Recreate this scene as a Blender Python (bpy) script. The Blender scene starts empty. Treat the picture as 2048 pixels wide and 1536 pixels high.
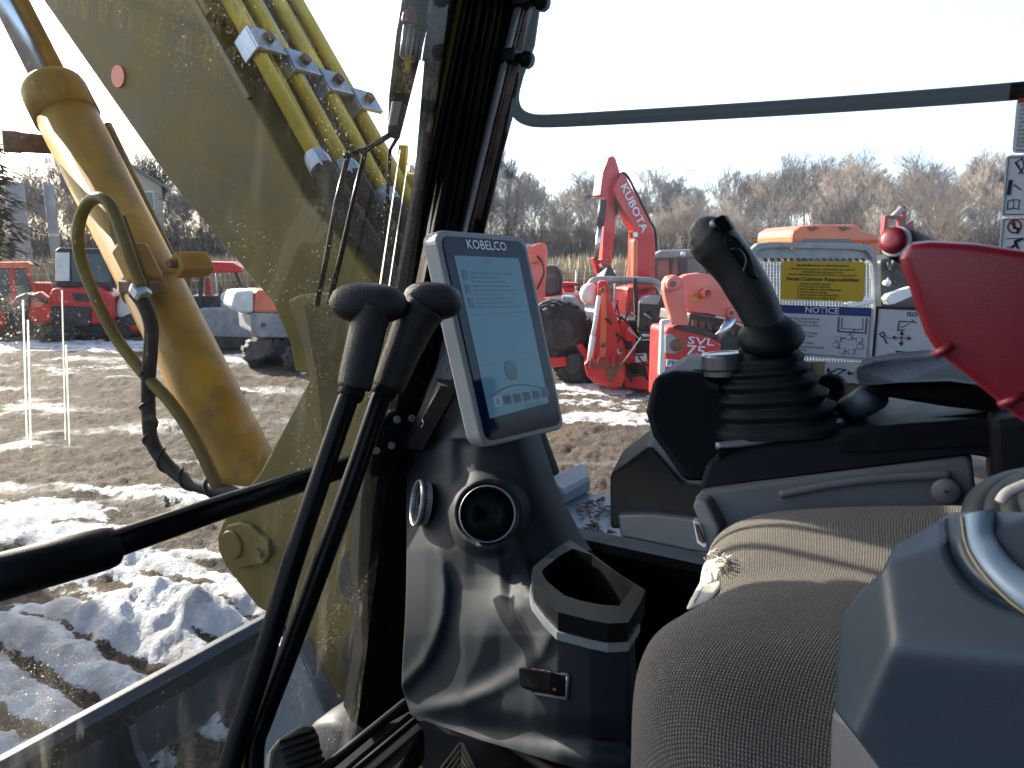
import bpy, bmesh, math, random
import numpy as np
from mathutils import Vector, Matrix

random.seed(7)
rng = np.random.default_rng(7)
scene = bpy.context.scene

# ------------------------------------------------------------------ camera, sky, sun, exposure
H = 2.2                                   # eye height above the yard, metres
PITCH = math.radians(10.28)               # camera looks down by this much
FPX = 1450.0                              # focal length in pixels of the 2048 px wide picture
cam_data = bpy.data.cameras.new('camera')
cam = bpy.data.objects.new('camera', cam_data)
scene.collection.objects.link(cam)
cam.location = (0, 0, H)
cam.rotation_euler = (math.pi / 2 - PITCH, 0, 0)
cam_data.sensor_width = 36
cam_data.lens = 36 * FPX / 2048
cam_data.clip_start = 0.02
cam_data.clip_end = 3000
cam_data.dof.use_dof = True
cam_data.dof.focus_distance = 1.5
cam_data.dof.aperture_fstop = 16
scene.camera = cam

SUN_AZ, SUN_EL = math.radians(-50), math.radians(24)     # azimuth from +Y, towards +X
world = bpy.data.worlds.new('World')
scene.world = world
world.use_nodes = True
wn, wl = world.node_tree.nodes, world.node_tree.links
bg = wn['Background']
sky = wn.new('ShaderNodeTexSky')
sky.sky_type = 'NISHITA'
sky.sun_disc = False
sky.sun_elevation = SUN_EL
sky.sun_rotation = SUN_AZ
sky.air_density = 0.7
sky.dust_density = 3.0
sky.ozone_density = 1.0
# thin bright winter veil low over the horizon, fading into the clear sky higher up
tcw = wn.new('ShaderNodeTexCoord'); sepw = wn.new('ShaderNodeSeparateXYZ'); wl.new(tcw.outputs['Generated'], sepw.inputs[0])
mrw = wn.new('ShaderNodeMapRange'); mrw.interpolation_type = 'SMOOTHSTEP'
mrw.inputs[1].default_value = .22; mrw.inputs[2].default_value = .72; mrw.inputs[3].default_value = 1; mrw.inputs[4].default_value = 0
wl.new(sepw.outputs[2], mrw.inputs[0])
addw = wn.new('ShaderNodeMix'); addw.data_type = 'RGBA'; addw.blend_type = 'ADD'; addw.inputs[7].default_value = (1.6, 2.0, 2.45, 1)
wl.new(mrw.outputs[0], addw.inputs[0]); wl.new(sky.outputs[0], addw.inputs[6]); wl.new(addw.outputs[2], bg.inputs[0])
bg.inputs[1].default_value = 0.13
sun_data = bpy.data.lights.new('sun', 'SUN')
sun_data.energy = 5.0
sun_data.angle = math.radians(0.5)
sun_data.color = (1.0, 0.91, 0.78)
sun = bpy.data.objects.new('sun', sun_data)
scene.collection.objects.link(sun)
sdir = Vector((math.sin(SUN_AZ) * math.cos(SUN_EL), math.cos(SUN_AZ) * math.cos(SUN_EL), math.sin(SUN_EL)))
sun.rotation_euler = sdir.to_track_quat('Z', 'Y').to_euler()
scene.view_settings.view_transform = 'Standard'
scene.view_settings.look = 'None'
scene.view_settings.exposure = 1.4
scene.view_settings.gamma = 1
scene.cycles.use_denoising = True
scene.cycles.max_bounces = 8
scene.cycles.transparent_max_bounces = 12
scene.cycles.caustics_reflective = False
scene.cycles.caustics_refractive = False
scene.cycles.sample_clamp_indirect = 8

# ------------------------------------------------------------------ places
# the machine's own axes: FWD points out through its windshield, RGT to its right-hand side
RGT = Vector((0.5, 0.8660254, 0)); FWD = Vector((-0.8660254, 0.5, 0)); UP = Vector((0, 0, 1))
EYE = Vector((0, 0, H))


def ray(px, py):
    x = (px - 1024) / FPX; v = -(py - 768) / FPX
    return Vector((x, math.cos(PITCH) + math.sin(PITCH) * v, -math.sin(PITCH) + math.cos(PITCH) * v))


def P(px, py, t):                        # point seen at that pixel, t metres deep
    return EYE + ray(px, py) * t


def M(f, r, z):                          # point in the machine's axes, z above eye level
    return EYE + FWD * f + RGT * r + UP * z


class Plane:
    def __init__(s, o, n):
        s.o = Vector(o); s.n = Vector(n).normalized()

    def at(s, px, py):
        d = ray(px, py)
        return EYE + d * ((s.o - EYE).dot(s.n) / d.dot(s.n))

    def off(s, k):
        return Plane(s.o + s.n * k, s.n)


def plane_f(f): return Plane(M(f, 0, 0), FWD)
def plane_r(r): return Plane(M(0, r, 0), RGT)
def plane_z(z): return Plane(M(0, 0, z), UP)
def ground_at(px, py, z=0.0): return Plane((0, 0, z), UP).at(px, py)


def upright(px, py, t, az):              # vertical plane through a point; its normal points AWAY from the camera, az degrees from +Y
    a = math.radians(az)
    return Plane(P(px, py, t), (math.sin(a), math.cos(a), 0))


WIN_F = Plane(M(0.79, 0, -0.705), FWD + UP * 0.19)     # windshield, leaning back
WIN_R = plane_r(0.95)                                  # right-hand window

# ------------------------------------------------------------------ mesh builders


def base_of(vs):
    a = np.array([tuple(v) for v in vs])
    return Vector((a[:, 0].mean(), a[:, 1].mean(), a[:, 2].min()))


def world_loc(o):
    v = Vector((0, 0, 0))
    while o:
        v += o.location; o = o.parent
    return v


def mesh_obj(name, verts, faces, mat, parent=None, smooth=False, bevel=0, uvs=None, mats=None, subsurf=0, segs=2):
    if parent is not None:
        off = world_loc(parent); loc = Vector((0, 0, 0))
    else:
        off = base_of(verts); loc = off
    me = bpy.data.meshes.new(name)
    me.from_pydata([tuple(Vector(v) - off) for v in verts], [], faces)
    bm = bmesh.new(); bm.from_mesh(me)
    bmesh.ops.recalc_face_normals(bm, faces=bm.faces)
    bm.to_mesh(me); bm.free()
    if uvs is not None:
        ul = me.uv_layers.new(name='UVMap')
        vi = np.empty(len(me.loops), dtype=np.int32); me.loops.foreach_get('vertex_index', vi)
        ul.data.foreach_set('uv', np.asarray(uvs, dtype=np.float32)[vi].ravel())
    if smooth:
        me.polygons.foreach_set('use_smooth', [True] * len(me.polygons))
    me.materials.append(mat)
    o = bpy.data.objects.new(name, me)
    scene.collection.objects.link(o)
    o.location = loc
    if parent is not None: o.parent = parent
    if bevel:
        m = o.modifiers.new('bevel', 'BEVEL'); m.width = bevel; m.segments = segs; m.limit_method = 'ANGLE'; m.angle_limit = math.radians(35)
        m.harden_normals = False
    if subsurf:
        m = o.modifiers.new('subsurf', 'SUBSURF'); m.levels = subsurf; m.render_levels = subsurf
    return o


def tag(o, label=None, cat=None, group=None, kind=None):
    if label: o['label'] = label
    if cat: o['category'] = cat
    if group: o['group'] = group
    if kind: o['kind'] = kind
    return o


def thing(name, label, cat, loc, group=None):
    o = bpy.data.objects.new(name, None)
    scene.collection.objects.link(o)
    o.location = loc
    o.empty_display_size = 0.1
    return tag(o, label, cat, group)


class MB:                                 # collects shapes, then links them as one mesh
    def __init__(s): s.v = []; s.f = []

    def add(s, vs, fs):
        b = len(s.v); s.v += [Vector(v) for v in vs]; s.f += [tuple(i + b for i in f) for f in fs]; return s

    def box(s, c, ax, size):              # ax: three direction vectors
        c = Vector(c); X, Y, Zz = [Vector(a).normalized() * (k / 2) for a, k in zip(ax, size)]
        vs = [c + X * i + Y * j + Zz * k for i in (-1, 1) for j in (-1, 1) for k in (-1, 1)]
        return s.add(vs, [(0, 1, 3, 2), (4, 6, 7, 5), (0, 4, 5, 1), (2, 3, 7, 6), (0, 2, 6, 4), (1, 5, 7, 3)])

    def prism(s, pts, vec):               # polygon pushed along vec
        n = len(pts); vec = Vector(vec)
        vs = [Vector(p) for p in pts] + [Vector(p) + vec for p in pts]
        fs = [tuple(range(n)), tuple(range(2 * n - 1, n - 1, -1))] + [(i, (i + 1) % n, (i + 1) % n + n, i + n) for i in range(n)]
        return s.add(vs, fs)

    def tube(s, pts, r, seg=10, cap=True, flat=None, up=None):
        pts = [Vector(p) for p in pts]; n = len(pts)
        rs = r if isinstance(r, (list, tuple)) else [r] * n
        vs, fs = [], []
        prev = Vector(up) if up is not None else None
        for i, p in enumerate(pts):
            t = (pts[min(i + 1, n - 1)] - pts[max(i - 1, 0)])
            t = t.normalized() if t.length > 1e-9 else Vector((0, 0, 1))
            if prev is None:
                a = Vector((0, 0, 1)) if abs(t.z) < .9 else Vector((1, 0, 0))
                prev = a
            u = (prev - t * prev.dot(t)).normalized(); w = t.cross(u); prev = u
            for k in range(seg):
                a = 2 * math.pi * k / seg
                vs.append(p + (u * math.cos(a) * (flat or 1) + w * math.sin(a)) * rs[i])
        for i in range(n - 1):
            for k in range(seg):
                k2 = (k + 1) % seg
                fs.append((i * seg + k, i * seg + k2, (i + 1) * seg + k2, (i + 1) * seg + k))
        if cap:
            fs.append(tuple(range(seg - 1, -1, -1))); fs.append(tuple((n - 1) * seg + k for k in range(seg)))
        return s.add(vs, fs)

    def lathe(s, o, d, prof, seg=24, cap=True):   # prof: (radius, height along d)
        o = Vector(o); d = Vector(d).normalized()
        return s.tube([o + d * h for _, h in prof], [max(r, 1e-5) for r, _ in prof], seg, cap) if len(set(h for _, h in prof)) == len(prof) else s._lathe2(o, d, prof, seg, cap)

    def _lathe2(s, o, d, prof, seg, cap):
        a = Vector((0, 0, 1)) if abs(d.z) < .9 else Vector((1, 0, 0))
        u = (a - d * a.dot(d)).normalized(); w = d.cross(u)
        vs, fs = [], []
        for r, h in prof:
            for k in range(seg):
                an = 2 * math.pi * k / seg
                vs.append(o + d * h + (u * math.cos(an) + w * math.sin(an)) * max(r, 1e-5))
        n = len(prof)
        for i in range(n - 1):
            for k in range(seg):
                k2 = (k + 1) % seg
                fs.append((i * seg + k, i * seg + k2, (i + 1) * seg + k2, (i + 1) * seg + k))
        if cap:
            fs.append(tuple(range(seg - 1, -1, -1))); fs.append(tuple((n - 1) * seg + k for k in range(seg)))
        return s.add(vs, fs)

    def build(s, name, mat, parent=None, smooth=False, bevel=0, segs=2, subsurf=0):
        return mesh_obj(name, s.v, s.f, mat, parent, smooth, bevel, segs=segs, subsurf=subsurf)


def smooth_path(pts, n=8):
    pts = [Vector(p) for p in pts]; out = []
    for i in range(len(pts) - 1):
        p0 = pts[max(i - 1, 0)]; p1 = pts[i]; p2 = pts[i + 1]; p3 = pts[min(i + 2, len(pts) - 1)]
        for k in range(n):
            t = k / n
            out.append(0.5 * ((2 * p1) + (p2 - p0) * t + (2 * p0 - 5 * p1 + 4 * p2 - p3) * t * t + (3 * p1 - p0 - 3 * p2 + p3) * t ** 3))
    out.append(pts[-1]); return out


def fit_plane(pts):                        # flat face nearest to the given points
    c = sum(pts, Vector()) / len(pts); a = np.array([tuple(p - c) for p in pts]); n = Vector(np.linalg.svd(a)[2][2])
    return Plane(c, n if n.dot(c - EYE) > 0 else -n)


def slab(name, pix, plane, thick, mat, parent=None, bevel=0, segs=2, smooth=False):   # outline on a real plane, given a real thickness
    pts = [plane.at(*q) for q in pix]
    return MB().prism(pts, plane.n * thick).build(name, mat, parent, smooth, bevel, segs)


def rod(name, pts, r, mat, parent=None, seg=12, curved=False, n=8):
    if curved: pts = smooth_path(pts, n)
    return MB().tube(pts, r, seg).build(name, mat, parent, True)


def copy_tree(o, parent=None):
    c = o.copy(); scene.collection.objects.link(c); c.parent = parent
    for ch in list(o.children): copy_tree(ch, c)
    return c


# ------------------------------------------------------------------ numpy noise
def vnoise(x, y, seed=0):
    xi = np.floor(x).astype(np.int64); yi = np.floor(y).astype(np.int64)
    xf = x - xi; yf = y - yi
    u = xf * xf * (3 - 2 * xf); v = yf * yf * (3 - 2 * yf)

    def h(a, b):
        n = (a * 374761393 + b * 668265263 + seed * 1442695041) & 0xffffffff
        n = ((n ^ (n >> 13)) * 1274126177) & 0xffffffff
        return ((n ^ (n >> 16)) & 0xffff) / 65535.0
    return (h(xi, yi) * (1 - u) + h(xi + 1, yi) * u) * (1 - v) + (h(xi, yi + 1) * (1 - u) + h(xi + 1, yi + 1) * u) * v


def fbm(x, y, o=4, seed=0):
    s = 0; a = .5; t = 0
    for i in range(o):
        s = s + a * vnoise(x, y, seed + i * 17); t += a; x = x * 2.03 + 5.1; y = y * 2.03 + 3.7; a *= .5
    return s / t


# ------------------------------------------------------------------ materials
def mat(name, col, rough=.5, metal=0, var=0.0, vscale=8, bump=0, bscale=200, dirt=None, dscale=6, damt=.5, coat=0, spec=.5, detail=5):
    m = bpy.data.materials.new(name); m.use_nodes = True
    n, l = m.node_tree.nodes, m.node_tree.links
    b = n['Principled BSDF']
    b.inputs['Base Color'].default_value = (*col, 1)
    b.inputs['Roughness'].default_value = rough
    b.inputs['Metallic'].default_value = metal
    b.inputs['Specular IOR Level'].default_value = spec
    if coat: b.inputs['Coat Weight'].default_value = coat; b.inputs['Coat Roughness'].default_value = .12
    tc = n.new('ShaderNodeTexCoord')
    out = None
    if var:
        ns = n.new('ShaderNodeTexNoise'); ns.inputs['Scale'].default_value = vscale; ns.inputs['Detail'].default_value = detail
        l.new(tc.outputs['Object'], ns.inputs['Vector'])
        mr = n.new('ShaderNodeMapRange'); mr.inputs[1].default_value = .3; mr.inputs[2].default_value = .7
        mr.inputs[3].default_value = 1 - var; mr.inputs[4].default_value = 1 + var
        l.new(ns.outputs[0], mr.inputs[0])
        mx = n.new('ShaderNodeMix'); mx.data_type = 'RGBA'; mx.blend_type = 'MULTIPLY'; mx.inputs[0].default_value = 1
        mx.inputs[6].default_value = (*col, 1)
        l.new(mr.outputs[0], mx.inputs[7]); out = mx.outputs[2]
        r2 = n.new('ShaderNodeMapRange'); r2.inputs[3].default_value = max(rough - .12, .03); r2.inputs[4].default_value = min(rough + .15, 1)
        l.new(ns.outputs[0], r2.inputs[0]); l.new(r2.outputs[0], b.inputs['Roughness'])
    if dirt:
        nd = n.new('ShaderNodeTexNoise'); nd.inputs['Scale'].default_value = dscale; nd.inputs['Detail'].default_value = 9; nd.inputs['Roughness'].default_value = .65
        l.new(tc.outputs['Object'], nd.inputs['Vector'])
        md = n.new('ShaderNodeMapRange'); md.inputs[1].default_value = .5; md.inputs[2].default_value = .68; md.inputs[4].default_value = damt
        l.new(nd.outputs[0], md.inputs[0])
        m2 = n.new('ShaderNodeMix'); m2.data_type = 'RGBA'
        l.new(md.outputs[0], m2.inputs[0])
        if out: l.new(out, m2.inputs[6])
        else: m2.inputs[6].default_value = (*col, 1)
        m2.inputs[7].default_value = (*dirt, 1); out = m2.outputs[2]
    if out: l.new(out, b.inputs['Base Color'])
    if bump:
        nb = n.new('ShaderNodeTexNoise'); nb.inputs['Scale'].default_value = bscale; nb.inputs['Detail'].default_value = 2
        l.new(tc.outputs['Object'], nb.inputs['Vector'])
        bp = n.new('ShaderNodeBump'); bp.inputs['Strength'].default_value = bump; bp.inputs['Distance'].default_value = .002
        l.new(nb.outputs[0], bp.inputs['Height']); l.new(bp.outputs[0], b.inputs['Normal'])
    return m


def glass_mat(name, haze, speck, scr, tint=(.93, .96, .95)):
    m = bpy.data.materials.new(name); m.use_nodes = True
    n, l = m.node_tree.nodes, m.node_tree.links
    n.remove(n['Principled BSDF']); out = n['Material Output']
    tc = n.new('ShaderNodeTexCoord')
    tr = n.new('ShaderNodeBsdfTransparent'); tr.inputs[0].default_value = (*tint, 1)
    df = n.new('ShaderNodeBsdfDiffuse'); df.inputs[0].default_value = (.62, .6, .52, 1)
    tl = n.new('ShaderNodeBsdfTranslucent'); tl.inputs[0].default_value = (.62, .6, .52, 1)
    dm = n.new('ShaderNodeMixShader'); dm.inputs[0].default_value = .55; l.new(df.outputs[0], dm.inputs[1]); l.new(tl.outputs[0], dm.inputs[2])

    def noise(scale, vec=(1, 1, 1), d=3, lo=.5, hi=.6, rot=0):
        mp = n.new('ShaderNodeMapping'); mp.inputs['Scale'].default_value = vec; mp.inputs['Rotation'].default_value = (0, rot, 0)
        l.new(tc.outputs['Object'], mp.inputs['Vector'])
        t = n.new('ShaderNodeTexNoise'); t.inputs['Scale'].default_value = scale; t.inputs['Detail'].default_value = d
        l.new(mp.outputs[0], t.inputs['Vector'])
        r = n.new('ShaderNodeMapRange'); r.inputs[1].default_value = lo; r.inputs[2].default_value = hi
        l.new(t.outputs[0], r.inputs[0]); return r.outputs[0]

    def math_(op, a, b):
        q = n.new('ShaderNodeMath'); q.operation = op
        for i, v in enumerate((a, b)):
            if isinstance(v, (int, float)): q.inputs[i].default_value = v
            else: l.new(v, q.inputs[i])
        return q.outputs[0]
    big = noise(4.0, d=4, lo=.35, hi=.7)
    # specks of dried dirt
    vo = n.new('ShaderNodeTexVoronoi'); vo.inputs['Scale'].default_value = 150
    l.new(tc.outputs['Object'], vo.inputs['Vector'])
    sm = n.new('ShaderNodeMapRange'); sm.inputs[1].default_value = .17; sm.inputs[2].default_value = .1
    l.new(vo.outputs['Distance'], sm.inputs[0])
    vo2 = n.new('ShaderNodeTexVoronoi'); vo2.inputs['Scale'].default_value = 420
    l.new(tc.outputs['Object'], vo2.inputs['Vector'])
    sm2 = n.new('ShaderNodeMapRange'); sm2.inputs[1].default_value = .25; sm2.inputs[2].default_value = .15
    l.new(vo2.outputs['Distance'], sm2.inputs[0])
    patch = noise(9, d=5, lo=.5, hi=.66)
    sp = math_('MULTIPLY', math_('ADD', sm.outputs[0], math_('MULTIPLY', sm2.outputs[0], .6)), math_('ADD', math_('MULTIPLY', patch, .85), .12))
    streak = noise(26, (1, 1, .06), 3, .58, .74)
    streak2 = noise(60, (1, 1, .03), 2, .66, .76, rot=.5)
    st = math_('MULTIPLY', math_('ADD', streak, streak2), big)
    fac = math_('ADD', math_('ADD', math_('MULTIPLY', big, haze), haze * .5), math_('ADD', math_('MULTIPLY', sp, speck), math_('MULTIPLY', st, scr)))
    cl = n.new('ShaderNodeClamp'); l.new(fac, cl.inputs[0]); cl.inputs[2].default_value = .85
    mx = n.new('ShaderNodeMixShader'); l.new(cl.outputs[0], mx.inputs[0]); l.new(tr.outputs[0], mx.inputs[1]); l.new(dm.outputs[0], mx.inputs[2])
    gl = n.new('ShaderNodeBsdfGlossy'); gl.inputs['Roughness'].default_value = .01
    fr = n.new('ShaderNodeLayerWeight'); fr.inputs[0].default_value = .5
    fa = math_('ADD', math_('MULTIPLY', math_('POWER', fr.outputs['Facing'], 5), .8), .035)
    m2 = n.new('ShaderNodeMixShader'); l.new(fa, m2.inputs[0]); l.new(mx.outputs[0], m2.inputs[1]); l.new(gl.outputs[0], m2.inputs[2])
    l.new(m2.outputs[0], out.inputs[0])
    return m


MT = dict(
    black=mat('black_plastic', (.004, .005, .006), .5, var=.3, vscale=30, bump=.2, bscale=900, spec=.12),
    rubber=mat('black_rubber', (.007, .008, .009), .65, var=.4, vscale=20, dirt=(.045, .04, .032), dscale=14, damt=.3, spec=.2),
    gripr=mat('grained_grip', (.005, .006, .0075), .36, var=.2, vscale=60, bump=.6, bscale=900, spec=.45),
    paintblk=mat('black_paint', (.004, .0045, .006), .3, var=.3, vscale=25, dirt=(.03, .028, .025), dscale=18, damt=.06, spec=.13),
    grey=mat('grey_console_plastic', (.013, .0175, .0235), .62, var=.08, vscale=10, bump=.1, bscale=1200, dirt=(.06, .06, .06), dscale=5, damt=.12, spec=.25),
    greyd=mat('dark_console_plastic', (.005, .007, .0095), .5, var=.15, vscale=20, bump=.1, bscale=1200, dirt=(.04, .04, .04), dscale=9, damt=.1, spec=.14),
    lightgrey=mat('light_console_plastic', (.12, .125, .135), .55, var=.06, vscale=10, bump=.1, bscale=1000, dirt=(.09, .08, .07), dscale=7, damt=.3),
    bluegrey=mat('blue_grey_plastic', (.026, .043, .064), .38, var=.06, vscale=8, bump=.18, bscale=1600, dirt=(.1, .1, .1), dscale=5, damt=.08),
    silver=mat('silver_trim', (.28, .3, .33), .35, metal=.5, var=.06, vscale=20, bump=.2, bscale=1500),
    silverc=mat('silver_case', (.3, .32, .34), .5, metal=.1, var=.05, vscale=40, bump=.4, bscale=1200),
    chrome=mat('chrome_rod', (.5, .55, .62), .2, metal=.9, var=.1, vscale=20),
    red=mat('red_lever_plastic', (.2, .009, .022), .34, bump=.08, bscale=900, var=.08, vscale=12),
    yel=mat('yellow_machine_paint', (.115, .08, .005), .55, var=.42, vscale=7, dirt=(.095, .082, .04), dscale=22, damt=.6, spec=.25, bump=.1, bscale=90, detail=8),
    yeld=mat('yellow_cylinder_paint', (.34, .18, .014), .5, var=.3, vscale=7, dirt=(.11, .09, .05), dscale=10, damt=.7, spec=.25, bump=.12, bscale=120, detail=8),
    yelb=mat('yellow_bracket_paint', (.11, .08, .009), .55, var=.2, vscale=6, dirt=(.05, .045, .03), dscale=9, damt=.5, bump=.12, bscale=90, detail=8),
    blade=mat('blade_steel', (.012, .02, .028), .4, var=.25, vscale=6, dirt=(.07, .07, .07), dscale=4, damt=.35, bump=.4, bscale=50, detail=9),
    deck=mat('deck_paint', (.1, .14, .18), .5, var=.12, vscale=8, dirt=(.08, .07, .06), dscale=14, damt=.5, bump=.1, bscale=80),
    yelp=mat('skylit_yellow_paint', (.72, .5, .055), .42, var=.15, vscale=8, dirt=(.25, .19, .08), dscale=20, damt=.4),  # boom yellow lightened; brighter skylight put into the colour
    rust=mat('rusty_steel', (.14, .08, .045), .8, var=.4, vscale=30, dirt=(.25, .18, .09), dscale=20, damt=.5),
    zinc=mat('zinc_fitting', (.42, .46, .5), .4, metal=.7, var=.15, vscale=60),
    foam=mat('seat_foam', (.75, .7, .6), .9, var=.1, vscale=60, bump=.6, bscale=90),
    white=mat('white_plastic', (.75, .75, .72), .5, var=.05),
    paper=mat('sticker_white', (.62, .66, .72), .45, var=.03, vscale=9),
    ink=mat('sticker_ink', (.015, .015, .02), .6),
    ink2=mat('sticker_grey_ink', (.09, .1, .12), .6),
    blue=mat('sticker_blue', (.01, .035, .2), .45),
    redink=mat('sticker_red', (.35, .02, .02), .5),
    gold=mat('sticker_yellow', (.62, .42, .02), .5, var=.06, vscale=14),
    tan=mat('window_backing_tan', (.3, .24, .12), .6, var=.12, vscale=30),
    mred=mat('machine_red', (.55, .012, .014), .38, var=.12, vscale=3, dirt=(.3, .12, .08), dscale=5, damt=.4, coat=.2, bump=.05, bscale=30),
    mora=mat('machine_orange', (.68, .15, .06), .4, var=.1, vscale=3, dirt=(.45, .22, .12), dscale=5, damt=.35, coat=.2),
    mpink=mat('sunlit_machine_red', (.74, .17, .13), .5, var=.1, vscale=3, dirt=(.5, .25, .18), dscale=6, damt=.35),  # machine red paled to pink; strong sunlight put into the colour
    mdark=mat('machine_dark', (.02, .022, .025), .5, var=.3, vscale=6, dirt=(.12, .1, .08), dscale=5, damt=.4),
    mgrey=mat('machine_grey', (.25, .27, .28), .5, var=.2, vscale=6, dirt=(.15, .13, .1), dscale=5, damt=.4),
    mmaroon=mat('machine_maroon', (.22, .02, .025), .5, var=.2, vscale=6),
    tyre=mat('tyre_rubber', (.018, .018, .018), .8, var=.3, vscale=14, dirt=(.13, .11, .08), dscale=8, damt=.5, bump=.3, bscale=40),
    mwhite=mat('machine_white', (.68, .68, .64), .45, var=.08, vscale=4, dirt=(.4, .38, .3), dscale=5, damt=.3),
    bark=mat('tree_bark', (.21, .185, .175), .9, var=.3, vscale=2),
    barkl=mat('pale_tree_bark', (.38, .32, .27), .9, var=.3, vscale=2),
    barkd=mat('dark_tree_bark', (.13, .12, .115), .9, var=.3, vscale=2),
    needle=mat('pine_needles', (.025, .055, .035), .8, var=.35, vscale=1.5),
    reed=mat('dry_reeds', (.4, .32, .21), .8, var=.25, vscale=1.2),
    brush=mat('dry_brush', (.2, .17, .145), .9, var=.35, vscale=.7),
    leaf=mat('dead_leaf', (.09, .035, .015), .8, var=.3, vscale=50),
    siding=mat('house_siding', (.42, .38, .3), .8, var=.08, vscale=3),
    shingle=mat('house_roof', (.2, .2, .21), .9, var=.2, vscale=6),
    steel=mat('galvanised_steel', (.5, .52, .54), .5, metal=.5, var=.1),
    concrete=mat('grey_silo_concrete', (.34, .34, .36), .9, var=.2, vscale=2, bump=.3, bscale=20),
    amber=mat('lamp_amber', (.8, .3, .02), .3),
)
MT['winglass'] = glass_mat('dirty_windshield_glass', .011, .6, .12)
MT['sideglass'] = glass_mat('side_window_glass', .012, .1, .03)
MT['tglass'] = mat('tinted_cab_glass', (.05, .09, .1), .08, spec=.9, var=.2, vscale=2)
MT['screen'] = mat('monitor_glass', (.003, .016, .05), .07, spec=.22)
MT['lamp'] = mat('lamp_lens', (.85, .85, .85), .1, spec=1)

# ------------------------------------------------------------------ the yard: ground with mud, ruts and snow
def ground_material():
    m = bpy.data.materials.new('muddy_yard_with_snow'); m.use_nodes = True
    n, l = m.node_tree.nodes, m.node_tree.links
    b = n['Principled BSDF']
    geo = n.new('ShaderNodeNewGeometry')

    def noise(scale, d=6, rough=.6, vec=None):
        t = n.new('ShaderNodeTexNoise'); t.inputs['Scale'].default_value = scale; t.inputs['Detail'].default_value = d; t.inputs['Roughness'].default_value = rough
        if vec:
            mp = n.new('ShaderNodeMapping'); mp.inputs['Scale'].default_value = vec; mp.inputs['Rotation'].default_value = (0, 0, .35)
            l.new(geo.outputs['Position'], mp.inputs[0]); l.new(mp.outputs[0], t.inputs['Vector'])
        else: l.new(geo.outputs['Position'], t.inputs['Vector'])
        return t.outputs[0]

    def mr(x, a, b_, c=0, d=1):
        r = n.new('ShaderNodeMapRange'); r.inputs[1].default_value = a; r.inputs[2].default_value = b_; r.inputs[3].default_value = c; r.inputs[4].default_value = d
        l.new(x, r.inputs[0]); return r.outputs[0]

    def mixc(f, a, c):
        q = n.new('ShaderNodeMix'); q.data_type = 'RGBA'; l.new(f, q.inputs[0])
        for i, v in ((6, a), (7, c)):
            if isinstance(v, tuple): q.inputs[i].default_value = (*v, 1)
            else: l.new(v, q.inputs[i])
        return q.outputs[2]
    at = n.new('ShaderNodeAttribute'); at.attribute_name = 'snow'
    earth = mixc(mr(noise(.9), .35, .65), (.088, .051, .027), (.185, .118, .066))
    earth = mixc(mr(noise(9, 6, .8), .45, .6), earth, (.035, .028, .022))
    earth = mixc(mr(noise(26, 5, .75), .44, .6), earth, (.04, .032, .026))
    earth = mixc(mr(noise(55, 3), .6, .68), earth, (.24, .2, .16))
    wet = mr(noise(.55, 5, .6, (1, 2.2, 1)), .52, .62)
    earth = mixc(wet, earth, (.055, .055, .06))
    fine = noise(5.5, 8, .72)
    ad = n.new('ShaderNodeMath'); ad.operation = 'ADD'
    sc_ = n.new('ShaderNodeMath'); sc_.operation = 'MULTIPLY_ADD'; l.new(fine, sc_.inputs[0]); sc_.inputs[1].default_value = 1.6; sc_.inputs[2].default_value = -.8
    l.new(at.outputs['Fac'], ad.inputs[0]); l.new(sc_.outputs[0], ad.inputs[1])
    sn = mr(ad.outputs[0], .46, .54)
    snowc = mixc(mr(noise(3, 5), .45, .7), (.72, .73, .76), (.42, .39, .36))
    col = mixc(sn, earth, snowc)
    l.new(col, b.inputs['Base Color'])
    l.new(mr(wet, 0, 1, .95, .45), b.inputs['Roughness'])
    bp = n.new('ShaderNodeBump'); bp.inputs['Strength'].default_value = .9; bp.inputs['Distance'].default_value = .06
    h = n.new('ShaderNodeMath'); h.operation = 'ADD'; l.new(noise(30, 6, .7), h.inputs[0]); l.new(noise(5, 4), h.inputs[1])
    l.new(h.outputs[0], bp.inputs['Height']); l.new(bp.outputs[0], b.inputs['Normal'])
    return m


# snow patches: (pixel centre in the photograph turned into a place on the ground, radii along and across, strength)
def patch(px, py, rx, ry, s=1.0, ang=0):
    g = ground_at(px, py); return (g.x, g.y, rx, ry, s, ang)


SNOW = [patch(40, 1040, 1.0, .5), patch(110, 1075, .9, .3), patch(280, 985, .8, .16, .9), patch(400, 1000, .5, .12, .9),
        patch(250, 1140, .8, .35, 1), patch(330, 1170, .8, .3, .8), patch(420, 1200, .7, .25, .8),
        patch(30, 1330, .9, .8, 1), patch(300, 1270, .6, .4, 1.1), patch(380, 1300, .5, .5, 1.1), patch(120, 1420, 1.1, .6, 1),
        patch(470, 1250, .6, .4, .9), patch(150, 690, 7, .7, 1), patch(30, 700, 5, .8), patch(520, 720, 2.2, 1.0, .9), patch(560, 780, 1.5, .35, .6),
        patch(470, 690, 2.5, .6, .9), patch(20, 620, 3.5, 3.5, 1), patch(200, 740, 2.5, .3, .6), patch(480, 800, 1.0, .3, .5), patch(430, 930, .7, .2, .7),
        patch(1180, 780, .9, .8, 1.1), patch(1250, 835, 1.1, .35, 1.2), patch(1150, 840, .6, .3, 1), patch(1150, 805, .8, .3, 1), patch(1320, 850, 1, .3, .8),
        patch(640, 1430, .5, .4, .6), patch(680, 1500, .5, .3, .7), patch(1200, 700, 3, 2, .8), patch(1500, 800, 3, 1.5, .7)]


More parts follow.
